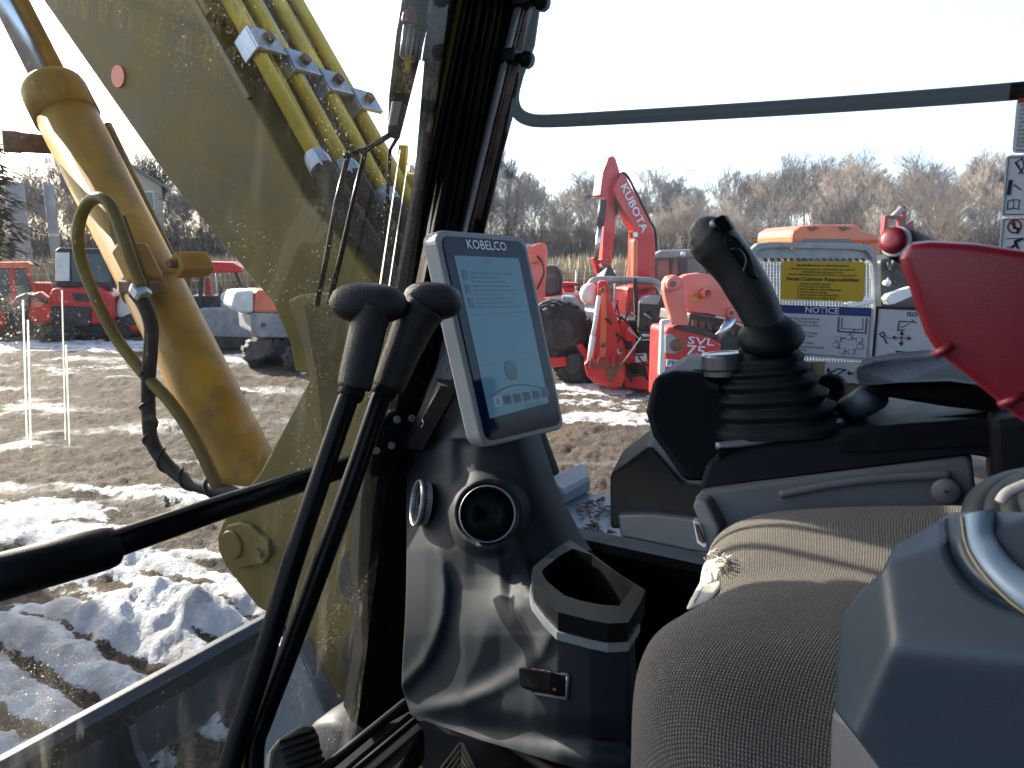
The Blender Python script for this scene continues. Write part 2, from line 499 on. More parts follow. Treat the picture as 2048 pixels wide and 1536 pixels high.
def snow_at(X, Y):
    s = np.zeros_like(X)
    for (cx, cy, rx, ry, k, a) in SNOW:
        d = ((X - cx) / rx) ** 2 + ((Y - cy) / ry) ** 2
        s = np.maximum(s, k * np.clip(1.25 - d, 0, 1))
    wob = fbm(X * .9, Y * 1.6, 5, 3)
    far = np.clip((np.hypot(X, Y) - 22) / 12, 0, 1) * np.clip((fbm(X * .12, Y * .2, 4, 9) - .42) * 6, 0, 1)
    thin = np.clip((fbm(X * .7 + 3, Y * 1.9, 5, 21) - .62) * 4, 0, .6)
    return np.clip(s * (.4 + wob), 0, 1) * .76 + far * .5 + thin * .4


def hill_z(X, Y):
    r = np.hypot(X, Y); az = np.degrees(np.arctan2(X, Y))
    up = np.clip((r - 42) / 60, 0, 1); up = up * up * (3 - 2 * up)
    hh = 3.6 + 1.2 * np.sin(np.radians(az * 3 + 40)) + 1.0 * (az < -15)
    return up * hh


naz = 620
azs = np.concatenate([np.linspace(-180, -62, 50, endpoint=False), np.linspace(-62, 52, naz, endpoint=False), np.linspace(52, 180, 50, endpoint=False)])
rad = np.concatenate([np.linspace(.3, 1.8, 5, endpoint=False), 1.8 * (40 / 1.8) ** np.linspace(0, 1, 330, endpoint=False), np.geomspace(40, 2500, 34)])
A, Rr = np.meshgrid(np.radians(azs), rad, indexing='ij')
GX, GY = np.sin(A) * Rr, np.cos(A) * Rr
S = snow_at(GX, GY)
fade = np.clip((40 - Rr) / 20, 0, 1)
FF = -GX * .8660254 + GY * .5; RR = GX * .5 + GY * .8660254        # machine axes
pile = np.zeros_like(GX)
for (px, py, rx, ry, h) in [(330, 1250, .5, .3, .15), (385, 1290, .42, .3, .19), (280, 1240, .4, .2, .08), (60, 1290, .7, .3, .05)]:
    g = ground_at(px, py); pile += h * np.exp(-(((GX - g.x) / rx) ** 2 + ((GY - g.y) / ry) ** 2) * 1.2)
near = np.clip((6.2 - Rr) / 1.6, 0, 1) * np.clip((FF - 2.0), 0, 1)
fur = np.abs(np.sin((RR * 11.5 + .55 * FF * .6 + 1.6 * fbm(GX * 1.2, GY * 1.2, 3, 5))))        # furrows ploughed by the track shoes
GZ = (fbm(GX * .5, GY * .5, 4, 1) - .5) * .10 * fade + (fbm(GX * 3.2, GY * 3.2, 5, 2) - .5) * .10 * fade + (fbm(GX * 15, GY * 15, 3, 4) - .5) * .05 * fade
rut = np.sin(GY * 3.1 + GX * 1.1 + 2 * fbm(GX * .4, GY * .4, 3, 8))
GZ += np.clip(rut - .45, 0, 1) * .025 * fade * np.clip((Rr - 4) / 3, 0, 1)
GZ += pile * (.6 + .9 * (fbm(GX * 5, GY * 5, 5, 12) - .3)) + near * fur * .085 * np.clip(S, .3, 1)
GZ += np.clip(S, 0, 1) * .045 * fade * (.6 + fbm(GX * 9, GY * 9, 3, 31))
GZ += hill_z(GX, GY)
S = S + np.clip(pile * 6, 0, 1) * .45 + near * (1.1 * (fur - .66))
nr = len(rad); na = len(azs)
gv = np.stack([GX.ravel(), GY.ravel(), GZ.ravel()], 1)
ii, jj = np.meshgrid(np.arange(na), np.arange(nr - 1), indexing='ij')
i2 = (ii + 1) % na
gf = np.stack([ii * nr + jj, ii * nr + jj + 1, i2 * nr + jj + 1, i2 * nr + jj], -1).reshape(-1, 4)
gme = bpy.data.meshes.new('ground')
gme.vertices.add(len(gv)); gme.vertices.foreach_set('co', gv.astype(np.float32).ravel())
gme.loops.add(gf.size); gme.loops.foreach_set('vertex_index', gf.ravel().astype(np.int32))
gme.polygons.add(len(gf)); gme.polygons.foreach_set('loop_start', np.arange(0, gf.size, 4, dtype=np.int32)); gme.polygons.foreach_set('loop_total', np.full(len(gf), 4, dtype=np.int32))
gme.update(calc_edges=True)
gme.polygons.foreach_set('use_smooth', [True] * len(gf))
ga = gme.attributes.new('snow', 'FLOAT', 'POINT'); ga.data.foreach_set('value', S.ravel().astype(np.float32))
MT['ground'] = ground_material(); gme.materials.append(MT['ground'])
ground = bpy.data.objects.new('ground', gme); scene.collection.objects.link(ground)
tag(ground, kind='structure')


def gz(x, y): return float(hill_z(np.array([x]), np.array([y]))[0])


def pol(az, r):
    a = math.radians(az); x, y = math.sin(a) * r, math.cos(a) * r
    return Vector((x, y, gz(x, y)))


def stuff(name, vs, fs, m, label=None):
    me = bpy.data.meshes.new(name)
    vs = np.asarray(vs, dtype=np.float32); fs = np.asarray(fs, dtype=np.int32); k = fs.shape[1]
    me.vertices.add(len(vs)); me.vertices.foreach_set('co', vs.ravel())
    me.loops.add(fs.size); me.loops.foreach_set('vertex_index', fs.ravel())
    me.polygons.add(len(fs)); me.polygons.foreach_set('loop_start', np.arange(0, fs.size, k, dtype=np.int32)); me.polygons.foreach_set('loop_total', np.full(len(fs), k, dtype=np.int32))
    me.update(calc_edges=True); me.materials.append(m)
    o = bpy.data.objects.new(name, me); scene.collection.objects.link(o)
    tag(o, label, kind='stuff'); return o


# reeds in front of the hillside, then brush under the trees
def blades(n, az0, az1, r0, r1, h0, h1, w, lean, m, name, label, plume=0.0, dens=None):
    az = rng.uniform(az0, az1, n); r = np.sqrt(rng.uniform(r0 ** 2, r1 ** 2, n)); a = np.radians(az)
    x = np.sin(a) * r; y = np.cos(a) * r
    if dens is not None:
        k = rng.random(n) < dens(x, y); x, y = x[k], y[k]; n = len(x)
    z = hill_z(x, y) - .05; h = rng.uniform(h0, h1, n) * (.75 + .5 * fbm(x * .2, y * .2, 3, 41))
    th = rng.uniform(0, math.pi, n); dx, dy = np.cos(th), np.sin(th)
    lx, ly = rng.normal(0, lean, n), rng.normal(0, lean, n)
    ww = w * (r.mean() / 40 if 0 else 1) * rng.uniform(.6, 1.4, n)
    P0 = np.stack([x - dx * ww, y - dy * ww, z], 1); P1 = np.stack([x + dx * ww, y + dy * ww, z], 1)
    mx, my, mz = x + lx * h * .6, y + ly * h * .6, z + h * .7
    P2 = np.stack([mx + dx * ww * (1 + plume), my + dy * ww * (1 + plume), mz], 1); P3 = np.stack([mx - dx * ww * (1 + plume), my - dy * ww * (1 + plume), mz], 1)
    P4 = np.stack([x + lx * h, y + ly * h, z + h], 1)
    V = np.concatenate([P0, P1, P2, P3, P4]); i = np.arange(n)
    F = np.concatenate([np.stack([i, i + n, i + 2 * n], 1), np.stack([i, i + 2 * n, i + 3 * n], 1), np.stack([i + 3 * n, i + 2 * n, i + 4 * n], 1)])
    return stuff(name, V, F, m, label)


blades(34000, -44, 100, 33, 43, 1.2, 2.1, .02, .08, MT['reed'], 'reeds', 'dry tan reeds along the foot of the wooded hill', plume=1.2)
blades(50000, -44, 100, 44, 90, 1.0, 2.3, .015, .22, MT['brush'], 'brush', 'grey brown leafless brush under the hillside trees')
blades(14000, -44, 100, 44, 70, 1.0, 3.0, .03, .25, MT['barkd'], 'undergrowth', 'dark tangled undergrowth low on the hillside')


# bare trees
def make_tree(name, seed, height, m, spread=.55, levels=5, wide=1.0):
    r_ = random.Random(seed); vs, fs = [], []; tv, tf = [], []

    def seg(V, Fc, a, b, ra, rb):
        d = (b - a).normalized(); u = d.orthogonal().normalized(); w = d.cross(u); k = len(V)
        for p, rr in ((a, ra), (b, rb)):
            for q in range(3):
                an = q * 2.0944; V.append(p + (u * math.cos(an) + w * math.sin(an)) * rr)
        for q in range(3):
            q2 = (q + 1) % 3; Fc.append((k + q, k + q2, k + 3 + q2, k + 3 + q))

    def grow(p, d, ln, rad_, lev):
        steps = 3 if lev < 3 else 2
        for s_ in range(steps):
            q = p + d * (ln / steps)
            seg(tv if lev == 0 else vs, tf if lev == 0 else fs, p, q, rad_, rad_ * .8)
            rad_ *= .8; p = q
            d = (d + Vector((r_.uniform(-1, 1), r_.uniform(-1, 1), r_.uniform(-.3, .6))) * .14).normalized()
            if lev < levels and (lev > 0 or s_ > 0):
                for _ in range(r_.choice((1, 2, 2)) if lev < levels - 1 else 3):
                    ax = Vector((r_.uniform(-1, 1), r_.uniform(-1, 1), r_.uniform(-.2, .5))).normalized()
                    nd = (d * (1 - spread * .6) + ax * spread * wide + Vector((0, 0, .18))).normalized()
                    grow(p, nd, ln * r_.uniform(.5, .72), max(rad_ * .55, .009), lev + 1)
        if lev < levels:
            grow(p, d, ln * .66, max(rad_ * .8, .009), lev + 1)
    grow(Vector((0, 0, -.3)), Vector((r_.uniform(-.06, .06), r_.uniform(-.06, .06), 1)).normalized(), height * .36, height * .014, 0)
    root = thing(name, None, 'tree', (0, 0, 0))
    MTm = m
    a = mesh_fast('trunk', tv, tf, MTm, root); b = mesh_fast('crown', vs, fs, MTm, root)
    return root


def mesh_fast(name, vs, fs, m, parent=None):
    me = bpy.data.meshes.new(name); me.from_pydata([tuple(v) for v in vs], [], fs); me.materials.append(m)
    o = bpy.data.objects.new(name, me); scene.collection.objects.link(o); o.parent = parent; return o


protos = []
specs = [(9.5, 'bark', .55), (8.5, 'bark', .7), (10.5, 'barkd', .5), (8.0, 'barkl', .6), (9.0, 'barkl', .5), (10, 'bark', .8)]
for i, (h, mm, sp) in enumerate(specs):
    protos.append(make_tree('bare_tree', 100 + i, h, MT[mm], sp))
KINDS = ['tall grey bare tree', 'broad crowned grey bare tree', 'tall dark bare tree', 'slim pale barked bare tree', 'upright pale barked bare tree', 'wide spreading grey bare tree']
ROWS = ['below the hill', 'low on the hill', 'halfway up the hill', 'high on the hill', 'on the skyline']
MARKS = [(-34, 'behind the grey silos'), (-27, 'behind the tan house'), (-16, 'behind the yellow boom'), (-5, 'behind the travel levers'), (1, 'just past the corner pillar'), (5, 'above the display screen'),
         (10, 'behind the tall red lettered arm'), (14, 'between the red arm and joystick'), (20, 'above the joystick head'), (26, 'above the mesh sided loader cab'), (31, 'above the orange cab roof'), (99, 'beside the hazard stickers')]


def behind(a): return next(t for lim, t in MARKS if a < lim)


used = set()
# rows of trees: (distance, azimuth from, to, spacing in degrees, size)
rows = [(49, -43, 42, 3.4, .68), (57, -42, 42, 2.3, .76), (66, -43, 42, 1.9, .84), (78, -43, 42, 1.6, .95), (92, -43, 42, 1.4, 1.04)]
for (r0, a0, a1, st, sz) in rows:
    a = a0
    while a < a1:
        az_ = a + random.uniform(-.45, .45) * st; rr = r0 + random.uniform(-4, 4)
        right = az_ > 8
        k = random.choice([3, 4, 3, 4, 5, 0] if right else [0, 1, 2, 5, 0, 3])
        p = pol(az_, rr)
        o = protos[k] if k not in used else copy_tree(protos[k]); used.add(k)
        s_ = sz * random.uniform(.8, 1.15) * (0.86 if 2 < az_ < 18 else 1.0)
        o.location = p; o.scale = (s_, s_, s_); o.rotation_euler = (0, 0, random.uniform(0, 6.28))
        lab = KINDS[k] + ' ' + ROWS[rows.index((r0, a0, a1, st, sz))] + ' ' + behind(az_)
        tag(o, lab, 'tree', 'bare trees of the hillside wood')
        a += st * random.uniform(.75, 1.25)
for k in range(6):
    if k not in used: bpy.data.objects.remove(protos[k])


# pine at the far left edge
def pine(p, h):
    root = thing('pine_tree', 'dark green pine tree at the far left edge behind the silo', 'tree', p)
    MB().tube([p, p + Vector((0, 0, h))], [.22, .03], 8).build('trunk', MT['barkd'], root, True)
    vs, fs = [], []
    for i in range(2600):
        z = random.uniform(.18, 1) ** .9; rr = (1 - z) * h * .27 * (.7 + .3 * math.sin(z * 60)); an = random.uniform(0, 6.28)
        q = Vector((math.cos(an) * rr * random.uniform(.4, 1), math.sin(an) * rr * random.uniform(.4, 1), z * h - rr * .15))
        d = Vector((math.cos(an), math.sin(an), -.25)) * .38; w = Vector((-math.sin(an), math.cos(an), 0)) * .13
        k = len(vs); vs += [p + q - w, p + q + w, p + q + d + Vector((0, 0, random.uniform(-.1, .1)))]; fs.append((k, k + 1, k + 2))
    MB().add(vs, fs).build('crown', MT['needle'], root)


pine(pol(-35.1, 32), 9.2)
# two grey columns (silos) and a house at the far left
for (px, w, lab) in ((60, .36, 'thick grey concrete silo beyond the far left machines'), (126, .2, 'narrow grey concrete silo behind the yellow cylinder')):
    az_ = math.degrees(math.atan((px - 1024) / FPX)); p = pol(az_, 38)
    root = thing('silo', lab, 'silo', p)
    MB().lathe(p, UP, [(w, -.2), (w, 5.0), (w * .98, 5.1)], 20).build('barrel', MT['concrete'], root, True)
    MB().lathe(p, UP, [(w * 1.02, 2.9), (w * 1.02, 3.0)], 20).build('hoop', MT['steel'], root)


def house(px0, px1, pyr, pye, r, label):
    a0 = math.degrees(math.atan((px0 - 1024) / FPX)); a1 = math.degrees(math.atan((px1 - 1024) / FPX))
    A_, B_ = pol(a0, r), pol(a1, r); B_.z = A_.z; w = (B_ - A_).length; X = (B_ - A_).normalized(); Y = Vector((-X.y, X.x, 0))
    t = r * math.cos(math.radians(a0)); ze = P(px0, pye, t).z; zr = P(px0, pyr, t).z
    root = thing('house', label, 'house', (A_ + B_) / 2)
    g = [A_, B_, Vector((B_.x, B_.y, ze)), (A_ + B_) / 2 * 1.0, Vector((A_.x, A_.y, ze))]
    g[3] = Vector((g[3].x, g[3].y, zr))
    MB().prism(g, Y * 9).build('wall', MT['siding'], root)
    for s0, s1 in ((4, 3), (2, 3)):
        e = g[s0] + (g[s0] - g[s1]).normalized() * .4 - Y * .3; q = g[s1] - Y * .3
        MB().prism([e, q, q + UP * .16, e + UP * .16], Y * 9.6).build('roof', MT['shingle'], root)
    for fx in (.3, .7):
        c = A_ + X * w * fx; c.z = ze - .9
        f_ = MB().box(c - Y * .03, (X, Y, UP), (.9, .1, 1.1)).build('window', MT['mwhite'], root)
        MB().box(c - Y * .1, (X, Y, UP), (.74, .06, .94)).build('pane', MT['tglass'], f_)
    return root


house(238, 345, 338, 372, 52, 'tan house with a shallow gable roof behind the bare trees')


# wire fence in front of the reeds
def fence():
    pts = [pol(a, 31.5) for a in np.arange(-40, 42, 3.0)]
    root = thing('wire_fence', 'thin wire fence on grey posts running in front of the dry reeds', 'fence', pts[len(pts) // 2])
    for p in pts: MB().tube([p - UP * .1, p + UP * 1.45], .03, 6).build('post', MT['steel'], root, True)
    for z in (.35, .75, 1.1, 1.42): MB().tube([p + UP * z for p in pts], .012, 4).build('wire', MT['steel'], root, True)


fence()


def pylon():
    p = pol(math.degrees(math.atan((1366 - 1024) / FPX)), 420); p.z = 0
    root = thing('power_pylon', 'faint lattice power pylon standing on the horizon above the trees', 'pylon', p)
    Hh = 49; X = Vector((.95, -.3, 0)).normalized(); Yd = Vector((.3, .95, 0)).normalized()
    for sx in (-1, 1):
        for sy in (-1, 1):
            MB().tube([p + X * sx * 4 + Yd * sy * 4, p + X * sx * .6 + Yd * sy * .6 + UP * Hh], .14, 4).build('leg', MT['steel'], root)
    for z, w in ((36, 5), (41, 4.4), (46, 3.6)):
        MB().tube([p + X * -w + UP * z, p + X * w + UP * z], .2, 4).build('cross_arm', MT['steel'], root)
    for k in range(9):
        z = k * 5; w = 4 - 3.4 * z / Hh; w2 = 4 - 3.4 * (z + 5) / Hh
        MB().tube([p + X * w + Yd * w + UP * z, p - X * w2 + Yd * w2 + UP * (z + 5)], .09, 4).tube([p - X * w - Yd * w + UP * z, p + X * w2 - Yd * w2 + UP * (z + 5)], .09, 4).build('brace', MT['steel'], root)


pylon()

# ------------------------------------------------------------------ our own machine outside the glass: boom, cylinder, bracket, blade
B_L = plane_r(1.15)                                    # left face of the boom
boom = thing('excavator_boom', 'big yellow excavator boom rising past the dirty windshield', 'boom', M(1.0, 1.3, -.1))


def bl(px, py): return B_L.at(px, py)


def ext(a, b, k):                                      # continue the line a->b beyond b
    return b + (b - a).normalized() * k


b_bot0, b_bot1 = bl(330, 350), bl(85, 0); b_top0, b_top1 = bl(640, 450), bl(395, 0)
outer = [bl(590, 745), bl(580, 690), bl(545, 605), bl(430, 470), b_bot0, b_bot1, ext(b_bot0, b_bot1, 1.1), ext(b_top0, b_top1, 1.1), b_top1, bl(470, 140), bl(545, 275), bl(610, 395), bl(700, 500), bl(765, 585), bl(765, 745)]
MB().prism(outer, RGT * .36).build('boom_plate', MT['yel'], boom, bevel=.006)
B0 = 1.15
lo, hi = ext(b_bot0, b_bot1, 1.1), ext(b_top0, b_top1, 1.1)
MB().prism([M(2.75, B0 + .01, 1.34), M(4.2, B0 + .01, 2.2), M(5.2, B0 + .01, 2.35), M(5.35, B0 + .01, 2.7), M(3.1, B0 + .01, 2.75), M(2.0, B0 + .01, 1.4)], RGT * .34).build('boom_nose', MT['yel'], boom, bevel=.01)  # unseen boom end, stick and bucket placed to shade pod and snow
stk = thing('shade_dipper_stick', 'unseen yellow dipper stick placed beyond the windshield edge to shade the pod', 'dipper stick', M(4.9, 1.3, -1.2))
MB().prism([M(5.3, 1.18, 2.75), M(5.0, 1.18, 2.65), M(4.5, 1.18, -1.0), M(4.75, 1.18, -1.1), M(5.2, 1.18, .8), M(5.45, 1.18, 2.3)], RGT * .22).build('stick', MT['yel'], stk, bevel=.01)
rod('stick_cylinder', [M(3.2, 1.3, 2.9), M(5.3, 1.3, 2.9)], .07, MT['yeld'], stk)
bk_ = [M(f_ + .5, .95, z_) for f_, z_ in ((4.8, -.95), (4.4, -.95), (4.0, -1.15), (3.85, -1.6), (4.05, -1.95), (4.6, -2.1), (4.75, -1.9), (4.35, -1.6), (4.5, -1.2))]
MB().prism(bk_, RGT * .65).build('bucket', MT['blade'], stk, bevel=.01)
# flange along the back edge and the reinforcing plate near the foot
fl = [bl(386, 4), bl(398, 0), bl(452, 95), bl(508, 195), bl(500, 200), bl(440, 95)]
MB().prism([p - RGT * .012 for p in fl], RGT * .012).build('flange', MT['yelb'], boom)
c = bl(238, 153)
MB().lathe(c - RGT * .004, RGT, [(.026, 0), (.026, .006)], 20).build('reflector', mat('orange_reflector', (.75, .13, .06), .4), boom)

# four hydraulic pipes along the back of the boom, their clamps, caps and hoses
dB = (b_top1 - b_top0).normalized(); nB = Vector((dB.x, dB.y, dB.z)).cross(RGT).normalized()
if nB.dot(-FWD) < 0: nB = -nB


def back(s, r, h):                                     # s along the boom's back from the foot, r across, h off the surface
    o = bl(610, 395); return o + dB * s + RGT * r + nB * h


for i, (r, s1) in enumerate(((.035, -.02), (.12, -.03), (.205, -.1), (.29, -.16))):
    rod('hydraulic_pipe', [back(2.2, r, .05), back(s1 + .08, r, .05)], .0165, MT['yelp'], boom)
    h1 = rod('hydraulic_hose', [back(s1 + .06, r, .05), back(s1 - .05, r, .055), back(s1 - .22, r + .02, .05), back(s1 - .38, r + .05, .02), back(s1 - .6, r + .1, -.05)], .027, MT['rubber'], boom, curved=True)
    MB().lathe(back(s1 + .1, r, .05), -dB, [(.022, 0), (.027, .015), (.027, .045), (.024, .06)], 8).build('hose_fitting', MT['zinc'], boom)
    if i < 4:
        MB().box(back(.36 - .035 * i, r + .012, .075), (dB, RGT, nB), (.06, .078, .012)).box(back(.36 - .035 * i, r - .025, .05), (dB, RGT, nB), (.06, .006, .05)).build('pipe_clamp', MT['zinc'], boom, bevel=.004)
        MB().lathe(back(.36 - .035 * i, r + .012, .08), nB, [(.013, 0), (.013, .014)], 6).build('clamp_bolt', MT['rust'], boom)
for r_, k_ in ((.078, .012), (.163, .009), (.248, .012)):
    rod('thin_pipe', [back(2.2, r_, .035), back(.3, r_, .035), back(.0, r_ + .01, .02), back(-.12, r_ + .02, .012)], k_, MT['chrome' if k_ < .01 else 'yelp'], boom)
MB().box(back(.52, .16, .012), (dB, RGT, nB), (.1, .34, .02)).build('pipe_bracket', MT['yelb'], boom, bevel=.004)
MB().box(back(1.05, .16, .012), (dB, RGT, nB), (.1, .34, .02)).build('pipe_bracket', MT['yelb'], boom, bevel=.004)
# right-hand boom-foot casting glimpsed between pipes and pillar
MB().prism([plane_r(1.5).at(*q) for q in ((720, 330), (850, 350), (900, 345), (880, 640), (760, 640), (700, 470))], RGT * .12).build('boom_foot', MT['yelp'], boom, bevel=.01)
MB().prism([plane_r(1.49).at(*q) for q in ((762, 660), (790, 400), (797, 290), (812, 290), (806, 420), (775, 660))], RGT * .01).build('rib', MT['yelp'], boom)
# yellow band on the edge where the boom shows its raised lip
MB().tube([back(-.2, .34, 0), back(2.2, .34, 0)], .02, 6).build('edge_lip', MT['yelb'], boom)

# swing bracket
brk = thing('swing_bracket', 'olive yellow swing bracket below the boom with a capped pin', 'bracket', M(1.2, 1.2, -.9))
bo = [(575, 600), (600, 588), (700, 580), (740, 600), (790, 620), (800, 1000), (760, 1000), (765, 1100), (735, 1150), (738, 1230), (770, 1260), (775, 1400), (720, 1401), (680, 1392), (640, 1372), (612, 1335), (600, 1290), (560, 1240), (515, 1215), (480, 1170), (450, 1132), (436, 1100), (434, 1075), (445, 1045), (470, 1005), (520, 945), (560, 870), (618, 760), (608, 700)]
BR = plane_r(1.12)
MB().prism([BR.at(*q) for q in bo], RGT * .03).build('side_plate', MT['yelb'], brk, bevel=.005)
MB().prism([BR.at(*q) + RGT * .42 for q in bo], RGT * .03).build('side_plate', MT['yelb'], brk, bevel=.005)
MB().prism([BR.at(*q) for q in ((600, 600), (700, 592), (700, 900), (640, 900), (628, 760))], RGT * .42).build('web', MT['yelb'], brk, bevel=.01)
BR2 = plane_r(1.105)
MB().prism([BR2.at(*q) for q in ((452, 1052), (478, 1045), (500, 1052), (535, 1085), (538, 1110), (525, 1128), (480, 1138), (462, 1130), (446, 1100), (444, 1072))], RGT * .015).build('keeper_plate', MT['yelb'], brk, bevel=.004)
MB().lathe(BR2.at(466, 1088) - RGT * .012, RGT, [(.012, .004), (.033, .0045), (.036, .008), (.036, .012)], 28).build('pin', MT['yelb'], brk)
MB().lathe(BR2.at(520, 1106) - RGT * .012, RGT, [(.013, .002), (.014, .012)], 6).build('bolt', MT['yelb'], brk)
for q in ((735, 1170), (742, 1330)):
    MB().lathe(BR2.at(*q), RGT, [(.085, 0), (.08, .02)], 24).build('pin_recess', MT['mdark'], brk)

# boom cylinder
CR = 1.33
c0 = plane_r(CR).at(105, 175); c1 = plane_r(CR).at(490, 935); cd = (c0 - c1).normalized()
cyl = thing('boom_cylinder', 'orange yellow hydraulic cylinder with a steel rod in front of the boom', 'hydraulic cylinder', c1)
MB().lathe(c1 - cd * .25, cd, [(.05, 0), (.083, .04), (.086, .1), (.086, .25 + (c0 - c1).length - .1)], 40).build('barrel', MT['yeld'], cyl, True)
L = (c0 - c1).length
MB().lathe(c1 + cd * (L - .12), cd, [(.08, 0), (.093, .004), (.093, .1), (.09, .116), (.084, .125), (.02, .125)], 40).build('gland', MT['yeld'], cyl, True)
rod('piston_rod', [c0 - cd * .05, c0 + cd * 1.2], .046, MT['chrome'], cyl, 28)
rod('rod_reflection', [c0 + RGT * .0 + cd * 1.2 + FWD * -.07, c0 + FWD * -.07 - cd * .02], .02, MT['yeld'], cyl)  # orange bar standing in for a reflection beside the rod
rod('return_pipe', [plane_r(1.42).at(215, 250), plane_r(1.42).at(350, 530), plane_r(1.42).at(395, 640)], .014, MT['yelb'], cyl)
MB().lathe(plane_r(1.26).at(45, 285), -RGT + FWD * .4, [(.028, -.1), (.03, .0), (.033, .01), (.033, .05)], 16).build('port_stub', MT['rust'], cyl, True)
# clamp band with bolted block
cc = plane_r(CR).at(312, 560); tcc = (cc - c1).dot(cd); cc = c1 + cd * tcc
MB().lathe(cc - cd * .018, cd, [(.087, 0), (.091, .001), (.091, .035), (.087, .036)], 40).build('clamp_band', MT['yeld'], cyl, True)
MB().box(plane_r(1.25).at(345, 530) + RGT * .06, (cd, RGT, cd.cross(RGT)), (.06, .1, .05)).build('clamp_block', MT['yeld'], cyl, bevel=.008)
MB().lathe(plane_r(1.25).at(345, 527), -RGT, [(.012, -.02), (.012, .012)], 6).build('clamp_bolt', MT['rust'], cyl)
MB().box(plane_r(1.22).at(262, 528) + RGT * .02, (cd, RGT, cd.cross(RGT)), (.12, .09, .05)).build('guard_bracket', MT['yeld'], cyl, bevel=.012)
MB().box(plane_r(1.21).at(268, 575) + RGT * .02, (FWD, RGT, UP), (.12, .06, .035)).build('port_block', MT['rust'], cyl, bevel=.006)
# guard loop bent from flat bar
GP = plane_r(1.19)
loop = [GP.at(*q) for q in ((283, 575), (262, 520), (240, 455), (222, 412), (203, 396), (180, 402), (163, 430), (156, 470), (162, 520), (182, 575), (205, 625), (235, 680), (290, 750), (345, 810), (395, 890), (440, 985))]
MB().tube(smooth_path(loop, 6), .0165, 10).build('hose_guard', MT['yel'], cyl, True)
MB().prism([GP.at(*q) + RGT * .02 for q in ((205, 412), (232, 430), (285, 575), (262, 580), (205, 470))], RGT * .006).build('guard_plate', MT['yel'], cyl)
hose = [GP.at(*q) for q in ((270, 585), (288, 610), (302, 650), (301, 700), (297, 760), (297, 820), (303, 880), (330, 925), (372, 960), (420, 978), (470, 985), (540, 990))]
hs = rod('grease_hose', hose, .0185, MT['rubber'], cyl, 12, curved=True)
sp = smooth_path(hose, 14); sv = []
for i in range(8 * 14 - 60, len(sp) - 18):
    if i <= 0: continue
    t = (sp[i + 1] - sp[i - 1]).normalized(); u = RGT; w = t.cross(u)
    sv.append(sp[i] + (u * math.cos(i * .42) + w * math.sin(i * .42)) * .0195)
MB().tube(sv, .005, 5).build('spiral_wrap', MT['rubber'], cyl, True)
MB().lathe(GP.at(272, 572), (sp[3] - sp[0]), [(.02, 0), (.024, .01), (.024, .035), (.02, .045)], 6).build('hose_fitting', MT['zinc'], cyl)

# dozer blade in front of the tracks
PB = plane_f(2.8)
bla = thing('dozer_blade', 'dark steel dozer blade lying along the snow at the lower left', 'blade', M(2.8, 1.4, -2.1))
tA, tB = PB.at(-420, 1752), PB.at(640, 1168)
tA.z = tB.z = (tA.z + tB.z) / 2
nf = -FWD
prof = [(0, 0), (.03, .035), (.075, .04), (.11, .01), (.10, -.03), (.05, -.05), (.04, -.12), (.07, -.3), (.12, -.5), (.12, -.62), (.02, -.62), (-.04, -.3), (-.06, -.1), (-.04, -.02)]
X = (tB - tA).normalized()
MB().prism([tA + nf * a + UP * b for a, b in prof], tB - tA).build('moldboard', MT['blade'], bla, True, bevel=.008)
bla.children[0].data.polygons.foreach_set('use_smooth', [False] * len(bla.children[0].data.polygons))
MB().box((tA + tB) / 2 + nf * .1 + UP * -.33, (X, nf, UP), ((tB - tA).length, .03, .02)).build('rib', MT['blade'], bla, bevel=.004)
for q in ((215, 1425),):
    g0 = PB.at(*q) + nf * .08
    pr = [g0, g0 + nf * .06 - UP * .02, g0 + nf * .09 - UP * .13, g0 + nf * .17 - UP * .24, g0 + nf * .33 - UP * .33, g0 + nf * .6 - UP * .4, g0 + nf * .6 - UP * .62, g0 - UP * .62]
    MB().prism(pr, X * .035).build('gusset', MT['blade'], bla, bevel=.006)
a0 = M(2.7, 2.15, -1.95); a1 = M(1.15, 1.45, -1.55)
for (r0, r1) in ((2.5, 1.5),):
    MB().prism([M(2.72, r0, -1.72), M(2.72, r0 + .18, -1.72), M(1.1, r1 + .18, -1.42), M(1.1, r1, -1.42)], UP * -.16).build('push_arm', MT['deck'], bla, bevel=.015)
# front edge of the upperstructure deck below the windshield
dk = thing('front_deck', 'pale grey blue steel deck edge below the lower left window', 'machine deck', M(1.3, .5, -1.4))
MB().prism([M(1.32, -.6, -1.35), M(1.32, .95, -1.35), M(1.1, 1.0, -1.35), M(1.1, -.6, -1.35)], UP * -.2).build('deck_plate', MT['deck'], dk, bevel=.01)
MB().prism([plane_r(1.02).at(*q) for q in ((508, 1290), (590, 1290), (655, 1440), (700, 1560), (500, 1560), (470, 1440))], RGT * .05).build('bracket_plate', MT['deck'], dk, bevel=.01)
MB().lathe(M(.93, .92, -1.0), RGT, [(.09, 0), (.1, .02), (.1, .12), (.09, .14)], 24).build('track_roller', MT['mdark'], dk, True)

